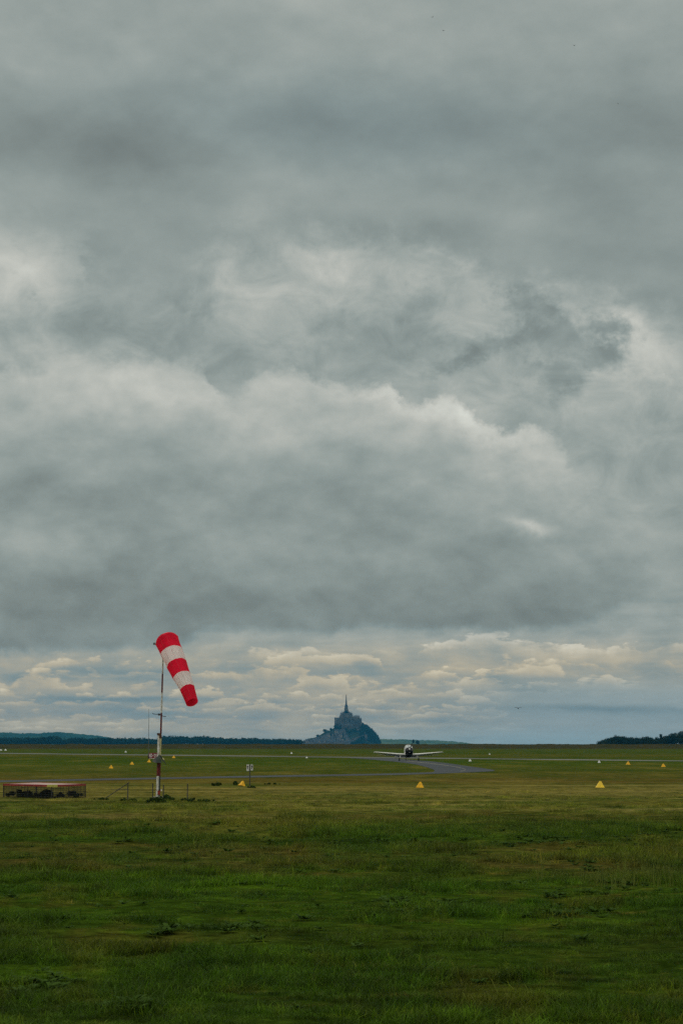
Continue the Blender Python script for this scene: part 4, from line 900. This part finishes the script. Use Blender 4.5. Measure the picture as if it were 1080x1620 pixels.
def mh(X, y):
    """height of the mount above the sand; y metres from its axis, negative towards the viewer"""
    b = np.interp(X, PX, PZ) * zu; s_ = 105 + 15 * math.sin(X * .01); t = min(1, max(0, (-y - 12) / s_)) if y < 0 else min(1, max(0, (y - 30) / 80))
    return b * (1 - t) ** 1.05 + float(fbm(X / 30, y / 9, 3, 41)) * 5 * (b > 3)
v = []; XS = np.arange(-10, 1018, 8.0); YS = np.arange(-130, 116, 5.0)
for yy in YS:
    for X_ in XS: p_ = M(X_, 672, yy); v.append((p_.x, p_.y, mh(X_, yy) - 1.0))
n = len(XS); b = MB(); b.add(v, [(i * n + j, i * n + j + 1, (i + 1) * n + j + 1, (i + 1) * n + j) for i in range(len(YS) - 1) for j in range(n - 1)])
tag(b.build('mount', m_rock), kind='structure')
ab = thing('abbey', 'granite abbey with a needle spire crowning the mount', 'abbey', M(598, 450))
o0 = Vector(ab.location)
def bk_(b, X0, X1, Y0, Y1, y0, y1, mi=0):
    p = M(X0, Y1, y0) - o0; q = M(X1, Y0, y1) - o0; b.box(((p.x + q.x) / 2, (p.y + q.y) / 2, (p.z + q.z) / 2), (abs(q.x - p.x), abs(q.y - p.y), abs(q.z - p.z)), mi)
def gable(b, X0, X1, Ye, Yr, y0, y1, along='x', mi=0):
    """pitched roof: eaves at Ye, ridge at Yr"""
    p = M(X0, Ye, y0) - o0; q = M(X1, Ye, y1) - o0; zr = (672 - Yr) * zu - o0.z; ze = p.z
    if along == 'x': ym = (p.y + q.y) / 2; vs = [(p.x, p.y, ze), (q.x, p.y, ze), (q.x, q.y, ze), (p.x, q.y, ze), (p.x, ym, zr), (q.x, ym, zr)]; fs = [(0, 1, 5, 4), (2, 3, 4, 5), (0, 4, 3), (1, 2, 5), (3, 2, 1, 0)]
    else: xm = (p.x + q.x) / 2; vs = [(p.x, p.y, ze), (q.x, p.y, ze), (q.x, q.y, ze), (p.x, q.y, ze), (xm, p.y, zr), (xm, q.y, zr)]; fs = [(0, 3, 5, 4), (1, 4, 5, 2), (0, 4, 1), (3, 2, 5), (3, 2, 1, 0)]
    b.add(vs, fs, mi)
def rowbut(b, X0, X1, n_, Yt, Yb, y0, w_=7):
    for i in range(n_): c_ = X0 + (X1 - X0) * i / (n_ - 1); bk_(b, c_ - w_ / 2, c_ + w_ / 2, Yt, Yb, y0 - 2.2, y0 + .5); 
def pinn(b, X_, Yt, Yb, y0, w_=6):
    p = M(X_, Yb, y0) - o0; q = M(X_, Yt, y0) - o0; b.tube([p, p + (q - p) * .5, q], [w_ * zu / 2, w_ * zu / 2.6, .15], 6)
b = MB(); bk_(b, 455, 512, 348, 470, -20, 10); rowbut(b, 462, 506, 4, 380, 470, -20); 
for i in range(5): bk_(b, 458 + i * 11, 463 + i * 11, 338 + (i % 2) * 3, 350, -19.5, -17)
b.build('west_block', m_stone, ab)
b = MB(); bk_(b, 512, 684, 330, 470, -14, 20); 
for X0, X1, Yt, dd in ((520, 530, 314, 11), (530, 540, 300, 10.5), (540, 552, 306, 10), (552, 562, 286, 9.5), (562, 572, 272, 9), (572, 626, 252, 8.5), (626, 636, 268, 9), (636, 646, 282, 9.5), (646, 656, 278, 10), (656, 668, 300, 10.5), (668, 678, 312, 11)): bk_(b, X0, X1, Yt, 332, -dd, dd + 6)
rowbut(b, 520, 676, 9, 344, 472, -14, 8); b.build('church_wall', m_stone, ab)
b = MB(); gable(b, 526, 575, 308, 282, -10.5, 16.5); gable(b, 622, 674, 308, 286, -10.5, 16.5); gable(b, 566, 632, 290, 250, -8.5, 14, 'y'); b.build('church_roof', m_slate, ab)
b = MB(); bk_(b, 578, 618, 215, 330, -4, 8); bk_(b, 575, 621, 236, 246, -4.6, 8.6); tw_ = b.build('bell_tower', m_stone, ab)
for X_ in (585, 598, 611): b = MB(); bk_(b, X_ - 3, X_ + 3, 222, 234, -4.3, -4.02); b.build('belfry_opening', m_win, tw_)
sp = M(598, 215, 2) - o0; b = MB()
zz = lambda Ys: (672 - Ys) * zu - o0.z
b.tube([(sp.x, sp.y, zz(215)), (sp.x, sp.y, zz(195)), (sp.x, sp.y, zz(183)), (sp.x, sp.y, zz(150)), (sp.x, sp.y, zz(110)), (sp.x, sp.y, zz(74)), (sp.x, sp.y, zz(60))], [21 * zu, 16 * zu, 10.5 * zu, 8 * zu, 5.6 * zu, 3.6 * zu, 1.4 * zu], 8)
b.build('spire', m_slate, ab)
b = MB(); b.tube([(sp.x, sp.y, zz(66)), (sp.x, sp.y, zz(58))], [.7, .3], 6); b.build('spire_statue', mat('gilded_figure', (.4, .3, .1), metal=.6, rough=.4), ab)
for X_, a, c_ in ((543, 250, 300), (526, 296, 330), (560, 268, 300), (580, 205, 240), (616, 205, 240), (634, 268, 300), (648, 262, 315), (664, 285, 320), (676, 296, 330), (572, 262, 290)): b = MB(); pinn(b, X_, a, c_, -8); b.build('pinnacle', m_stone, ab)
for X_ in (545, 565, 585, 605, 625, 645, 662): b = MB(); bk_(b, X_ - 3.5, X_ + 3.5, 362, 400, -14.3, -14.02); b.build('tall_window', m_win, ab)
b = MB(); bk_(b, 684, 762, 332, 480, -24, 12); rowbut(b, 688, 758, 7, 345, 485, -24, 6); b.build('refectory_wing', m_stone, ab)
b = MB(); gable(b, 684, 762, 332, 318, -22, 10); b.build('refectory_roof', m_slate, ab)
b = MB(); bk_(b, 762, 786, 358, 460, -20, 8); bk_(b, 768, 780, 350, 360, -18, 4); b.build('east_tower', m_stone, ab)
for X_, a, c_ in ((692, 318, 335), (711, 306, 330), (722, 314, 330), (735, 306, 330), (748, 320, 335), (776, 338, 352), (764, 346, 360)): b = MB(); pinn(b, X_, a, c_, -20, 5); b.build('chimney', m_stone, ab)
for r_, Yw in enumerate((370, 402, 434)):
    for X_ in np.arange(694, 756, 11.7): b = MB(); bk_(b, X_ - 2.2, X_ + 2.2, Yw, Yw + 14, -24.3, -24.02); b.build('window', m_win, ab)
b = MB(); bk_(b, 540, 690, 425, 500, -30, -14.1); rowbut(b, 546, 684, 8, 430, 500, -30, 7); b.build('lower_terrace', m_stone, ab)
b = MB(); gable(b, 540, 610, 425, 412, -29, -15); gable(b, 612, 690, 425, 414, -29, -15); b.build('terrace_roof', m_slate, ab)
b = MB(); bk_(b, 722, 782, 480, 545, -42, -24.1); rowbut(b, 726, 778, 5, 486, 548, -42, 6); b.build('gatehouse', m_stone, ab)
# ramparts and towers
def wallthing(name, label, cat, segs, group=None, crest=True):
    p0 = M(segs[0][0], segs[0][2], segs[0][4]); t = thing(name, label, cat, p0, group=group); b = MB(); global o0; o0 = p0; bc = MB()
    for X0, X1, Y0, Y1, y0, y1 in segs:
        bk_(b, X0, X1, Y0, Y1, y0, y1)
        for q in np.arange(X0 + 3, X1 - 3, 9): bk_(bc, q, q + 5, Y0 - 4, Y0, y0, y0 + 1.5)
    b.build('wall', m_stone, t); bc.build('battlement', m_stone, t); return t
def y_at(X_, Ys):
    for yy in np.arange(-128, 0, 2.0):
        if mh(X_, yy) >= (672 - Ys) * zu: return float(yy)
    return -20.0
SG = []
for i in range(10):
    X0 = 640 + i * 18; Yt = 606 - i * 5.4; yy = y_at(X0 + 9, Yt + 26) - 3; SG.append((X0, X0 + 18, Yt, Yt + 42, yy, yy + 5))
wallthing('rampart', 'pale rampart wall climbing to the right below the abbey', 'wall', SG)
wallthing('rampart_tower', 'tall narrow rampart tower at the right of the village', 'tower', [(820, 849, 552, 640, y_at(834, 612) - 4, y_at(834, 612) + 9), (816, 822, 518, 560, y_at(834, 612) - 3, y_at(834, 612))])
for i in range(7):
    X0 = 50 + i * 86; wallthing('sea_wall', 'low stone sea wall along the foot of the village', 'wall', [(X0, X0 + 85.6, 650 - (i % 3) * 3, 676, -122, -118)], group='sea walls round the mount')
for X_, lb_ in ((75, 'round sea wall tower at the left foot of the village'), (250, 'round sea wall tower in the left part of the village'), (430, 'round sea wall tower below the middle of the village'), (600, 'round sea wall tower near the dark wooded slope')):
    p0 = M(X_, 672, -123); t = thing('round_tower', lb_, 'tower', p0, group='round towers in the sea wall'); b = MB(); hh = 36 * zu; b.tube([(0, 0, -1), (0, 0, hh)], [14 * zu, 13 * zu], 14); b.build('wall', m_stone, t); b = MB(); b.tube([(0, 0, hh), (0, 0, hh + 12 * zu)], [14 * zu, .2], 14); b.build('roof', m_slate, t)
# village houses, one object each
def house_src(w_, d_, h_, mw, i):
    t = thing('house', 'small grey stone house among the crowded roofs of the mount village', 'house', group='village houses on the mount')
    b = MB(); b.box((0, 0, h_ / 2 - 3), (w_, d_, h_ + 6)); wl_ = b.build('wall', mw, t)
    b = MB(); r_ = h_ + d_ * .5; e = .3; b.add([(-w_ / 2 - e, -d_ / 2 - e, h_), (w_ / 2 + e, -d_ / 2 - e, h_), (w_ / 2 + e, d_ / 2 + e, h_), (-w_ / 2 - e, d_ / 2 + e, h_), (-w_ / 2 - e, 0, r_), (w_ / 2 + e, 0, r_)], [(0, 1, 5, 4), (2, 3, 4, 5), (0, 4, 3), (1, 2, 5), (3, 2, 1, 0)]); rf = b.build('roof', m_slate, t)
    b = MB(); b.box((w_ * .35, 0, r_ + .3), (.9, .9, 2.6)); b.build('chimney', mw, rf)
    for r0 in range(2):
        for c_ in range(3): b = MB(); b.box((-w_ * .3 + c_ * w_ * .3, -d_ / 2 - .03, h_ * (.3 + .4 * r0)), (.9, .1, 1.3)); b.build('window', m_win, wl_)
    return t
m_hw2 = mat('house_stone_warm', (.30, .26, .20), rough=.9, scale=.2, col2=(.14, .12, .10))
srcs = [house_src(8, 7, 6, m_hw, 0), house_src(11, 8, 7.5, m_hw2, 1), house_src(7, 6, 8, m_hw, 2)]
def copy_tree(o, parent=None):
    c = o.copy(); COL.objects.link(c); c.parent = parent
    for ch in o.children: copy_tree(ch, c)
    return c
spots = []
for row, y0 in enumerate((-112, -101, -90, -79, -68, -57, -47)):
    X0, X1 = ((60, 640), (90, 640), (120, 650), (190, 640), (250, 620), (330, 620), (420, 610))[row]
    X_ = X0 + random.uniform(0, 20)
    while X_ < X1:
        if random.random() < .86: spots.append((X_, y0 + random.uniform(-2, 2), row))
        X_ += random.uniform(38, 56)
used = set(); rowof = [q[2] for q in spots]
for i, (X_, y0, _r) in enumerate(spots):
    s_ = i % 3 if i > 2 else i
    o = srcs[s_] if s_ not in used else copy_tree(srcs[s_]); used.add(s_)
    o['label'] = 'stone village house on the mount, %s row, %s' % (('lowest', 'second lowest', 'third lowest', 'middle', 'third highest', 'second highest', 'highest')[rowof[i]], ('far left', 'left of middle', 'in the middle', 'far right')[min(3, max(0, int((X_ - 60) / 145)))])
    p_ = M(X_, 672, y0); o.location = (p_.x, p_.y, mh(X_, y0) + .5); o.rotation_euler.z = random.choice((0, .15, -.2, math.pi / 2)) if i else 0
p_ = M(395, 672, -88); t = thing('pale_house', 'bright white-fronted house in the middle of the mount village', 'house', (p_.x, p_.y - 6, mh(395, -94) + 1)); b = MB(); b.box((0, 0, 1), (9, 6, 9)); b.build('wall', m_hp, t); b = MB(); b.add([(-5, -3.4, 5.5), (5, -3.4, 5.5), (5, 3.4, 5.5), (-5, 3.4, 5.5), (-5, 0, 8), (5, 0, 8)], [(0, 1, 5, 4), (2, 3, 4, 5), (0, 4, 3), (1, 2, 5), (3, 2, 1, 0)]); b.build('roof', m_slate, t)
# trees of the mount: the wooded north slope reads as one mass, single clumps stand between the roofs
tr_ = []
for i in range(420):
    X_ = random.uniform(765, 1000); yy = random.uniform(-100, 40); z_ = mh(X_, yy)
    if z_ < 2: continue
    p_ = M(X_, 672, yy); tr_.append((p_.x, p_.y, z_ - 2, random.uniform(5, 12), random.uniform(5, 13)))
for i in range(150):
    X_ = random.uniform(665, 850); yy = random.uniform(-124, -98); top_ = 84 - abs(X_ - 765) * .78
    p_ = M(X_, 672, yy); z_ = mh(X_, yy); tr_.append((p_.x, p_.y, min(z_, max(top_ * zu - 7, 0)), random.uniform(6, 8), random.uniform(8, 11)))
wood('slope_woods', tr_, 1.1, 70, m_mtree, 'dark woods covering the right-hand slope of the mount')['category'] = 'woods'
for X_, Yt, wz_, y0, lb_ in ((345, 480, 74, -30, 'large round tree on the left shoulder of the mount'), (415, 466, 50, -25, 'tree clump just left of the abbey foot'), (478, 432, 64, -26, 'dark tree against the left abbey wall'), (250, 548, 50, -40, 'small tree on the left slope above the village roofs'), (515, 450, 60, -34, 'dark tree below the west block of the abbey'), (580, 470, 60, -40, 'tree below the middle of the abbey terrace'),
                         (640, 505, 60, -50, 'dark tree below the right end of the terrace'), (690, 488, 80, -46, 'dark trees under the refectory wing of the abbey'), (735, 500, 50, -44, 'tree beside the lower gatehouse'), (420, 530, 50, -50, 'tree between the upper village houses'), (550, 535, 40, -58, 'small tree above the middle village roofs'), (800, 500, 60, -50, 'dark tree right of the lower gatehouse')):
    k = MD / F; p_ = M(X_, Yt, y0); base = mh(X_, y0); hgt = max(p_.z - base, 7); wd = wz_ * zu
    t = thing('mount_tree', lb_, 'tree', (p_.x, p_.y, p_.z - hgt), group='single trees on the mount'); lobes = [(random.uniform(-.5, .5) * (wd * .6), random.uniform(-3, 3), hgt * random.uniform(.45, .75), wd * random.uniform(.2, .3)) for i in range(7)] + [(0, 0, hgt - wd * .28, wd * .28)]
    a, g = crown_mesh(lobes, 1.0, 420); b = MB(); b.add(a, g); b.build('crown', m_mtree, t); b = MB(); b.tube([(0, 0, -1), (0, 0, hgt * .5)], .5, 6); b.build('trunk', m_bark, t)

# ------------------------------------------------------------------ haze: one even box of air
HAZE = 3.8e-5
mh_ = bpy.data.materials.new('sea_haze'); mh_.use_nodes = True; t_ = mh_.node_tree; t_.nodes.clear()
ho = t_.nodes.new('ShaderNodeOutputMaterial'); pv = t_.nodes.new('ShaderNodeVolumePrincipled'); t_.links.new(pv.outputs[0], ho.inputs['Volume'])
pv.inputs['Color'].default_value = (.035, .32, .62, 1); pv.inputs['Density'].default_value = HAZE; pv.inputs['Anisotropy'].default_value = .0
b = MB(); b.box((0, 500, 86), (29000, 29000, 178)); hz = b.build('haze', mh_); tag(hz, kind='stuff')
